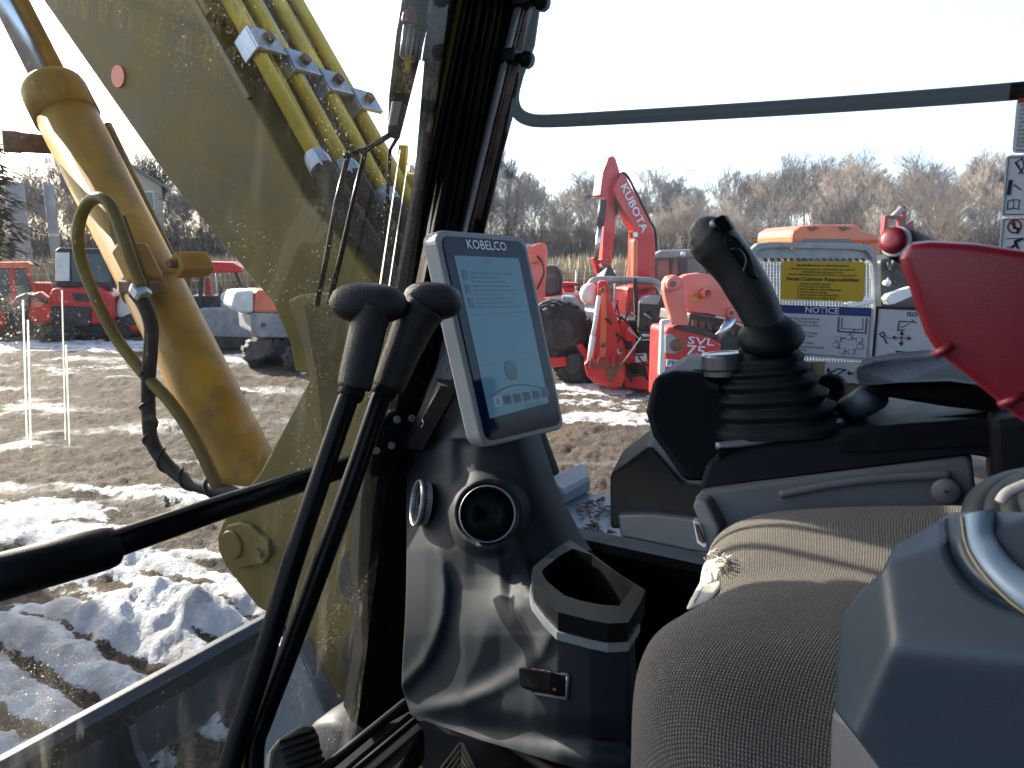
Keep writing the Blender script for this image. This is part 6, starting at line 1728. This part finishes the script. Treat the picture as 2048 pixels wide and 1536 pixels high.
label_text(arr, q4, '0', .755, .5, .42, bold=.03)
tb_ = thing('window_backing', 'tan strip of weathered film low on the side window', 'film', SP.at(1680, 750))
MB().prism([plane_r(.946).at(*q) for q in ((1600, 722), (1760, 726), (1760, 800), (1600, 790))], RGT * .0008).build('film', MT['tan'], tb_)
e1, q4 = sticker('text_sticker', 'narrow grey text sticker high at the right edge of the window', ((2034, 197), (2120, 190), (2110, 306), (2024, 306)))
quad(e1, q4, .03, .0, 1.0, .085, 'redink', 'header')
for i, s_ in enumerate(('The', 'check', 'Learn', 'to use', 'cab', 'or', 'Stay', 'contact', 'area', 'Call', 'For', 'www')): label_text(e1, q4, s_, .08, .14 + i * .073, .085, 'ink2', 'LEFT', bold=.01)
e2, q4 = sticker('hazard_sticker', 'grey hazard pictogram sticker with an open book at the right edge', ((2012, 311), (2110, 306), (2096, 432), (2002, 434)))
line(e2, q4, ((.06, .04), (.99, .03)), .0007); line(e2, q4, ((.06, .04), (.05, .96), (.99, .96)), .0007)
line(e2, q4, ((.2, .12), (.38, .3), (.22, .12), (.34, .06), (.4, .2), (.3, .3)), .0012); line(e2, q4, ((.14, .42), (.12, .62)), .0035); line(e2, q4, ((.22, .48), (.36, .56)), .0012)
line(e2, q4, ((.12, .74), (.12, .88), (.24, .86), (.36, .88), (.36, .73), (.24, .72), (.12, .74)), .0009); line(e2, q4, ((.24, .72), (.24, .86)), .0008)
e3, q4 = sticker('warning_sticker', 'grey sticker showing a forbidden rider and a falling figure', ((2002, 436), (2096, 434), (2088, 560), (1994, 560)))
line(e3, q4, ((.06, .03), (.99, .02)), .0007); line(e3, q4, ((.06, .03), (.04, .97)), .0007)
circ = [(.30 + .14 * math.cos(a), .14 + .1 * math.sin(a)) for a in np.linspace(0, 6.3, 20)]
line(e3, q4, circ, .0016, 'redink', 'prohibition_ring'); line(e3, q4, ((.2, .07), (.4, .21)), .0016, 'redink', 'prohibition_bar')
line(e3, q4, ((.28, .08), (.3, .16), (.38, .18), (.38, .24)), .0025); line(e3, q4, ((.14, .33), (.5, .33)), .0008)
line(e3, q4, ((.24, .5), (.36, .42), (.34, .38), (.48, .34)), .0028); line(e3, q4, ((.36, .42), (.44, .54)), .0022); line(e3, q4, ((.1, .56), (.5, .56), (.46, .54)), .0008)
circ = [(.2 + .06 * math.cos(a), .5 + .04 * math.sin(a)) for a in np.linspace(0, 6.3, 12)]; line(e3, q4, circ, .0008)

# lettering on the machines outside
def mtext(M_, s, px, py, off, x2, y2, size, m, sx=1.0, bold=.02):
    pl = M_.pl(off); o = pl.at(px, py); X = pl.at(x2, y2) - o; Y = M_.n.cross(X); Y = Y if (Y.dot(UP) > 0 or abs(X.z) > abs(X.dot(M_.x))) else -Y
    if X.normalized().cross(Y.normalized()).dot(M_.n) > 0: Y = -Y
    return text(s, M_.root, o, X, Y, size, MT[m], 'CENTER', bold=bold, sx=sx)


mtext(KUB, 'KUBOTA', 1268, 416, -.02, 1281, 444, .2, 'paper', 1.15)
mtext(SVL, 'SVL', 1402, 683, -.165, 1434, 686, .12, 'paper', 1.9, .01)
mtext(SVL, '75', 1392, 702, -.165, 1424, 705, .165, 'paper', 1.6, .015)
SVL.slab('decal', ((1333, 718), (1362, 721), (1362, 735), (1333, 733)), -.158, .008, 'paper', 0)
mtext(SVL, 'PBE', 1347, 727, -.162, 1377, 729, .09, 'blue')
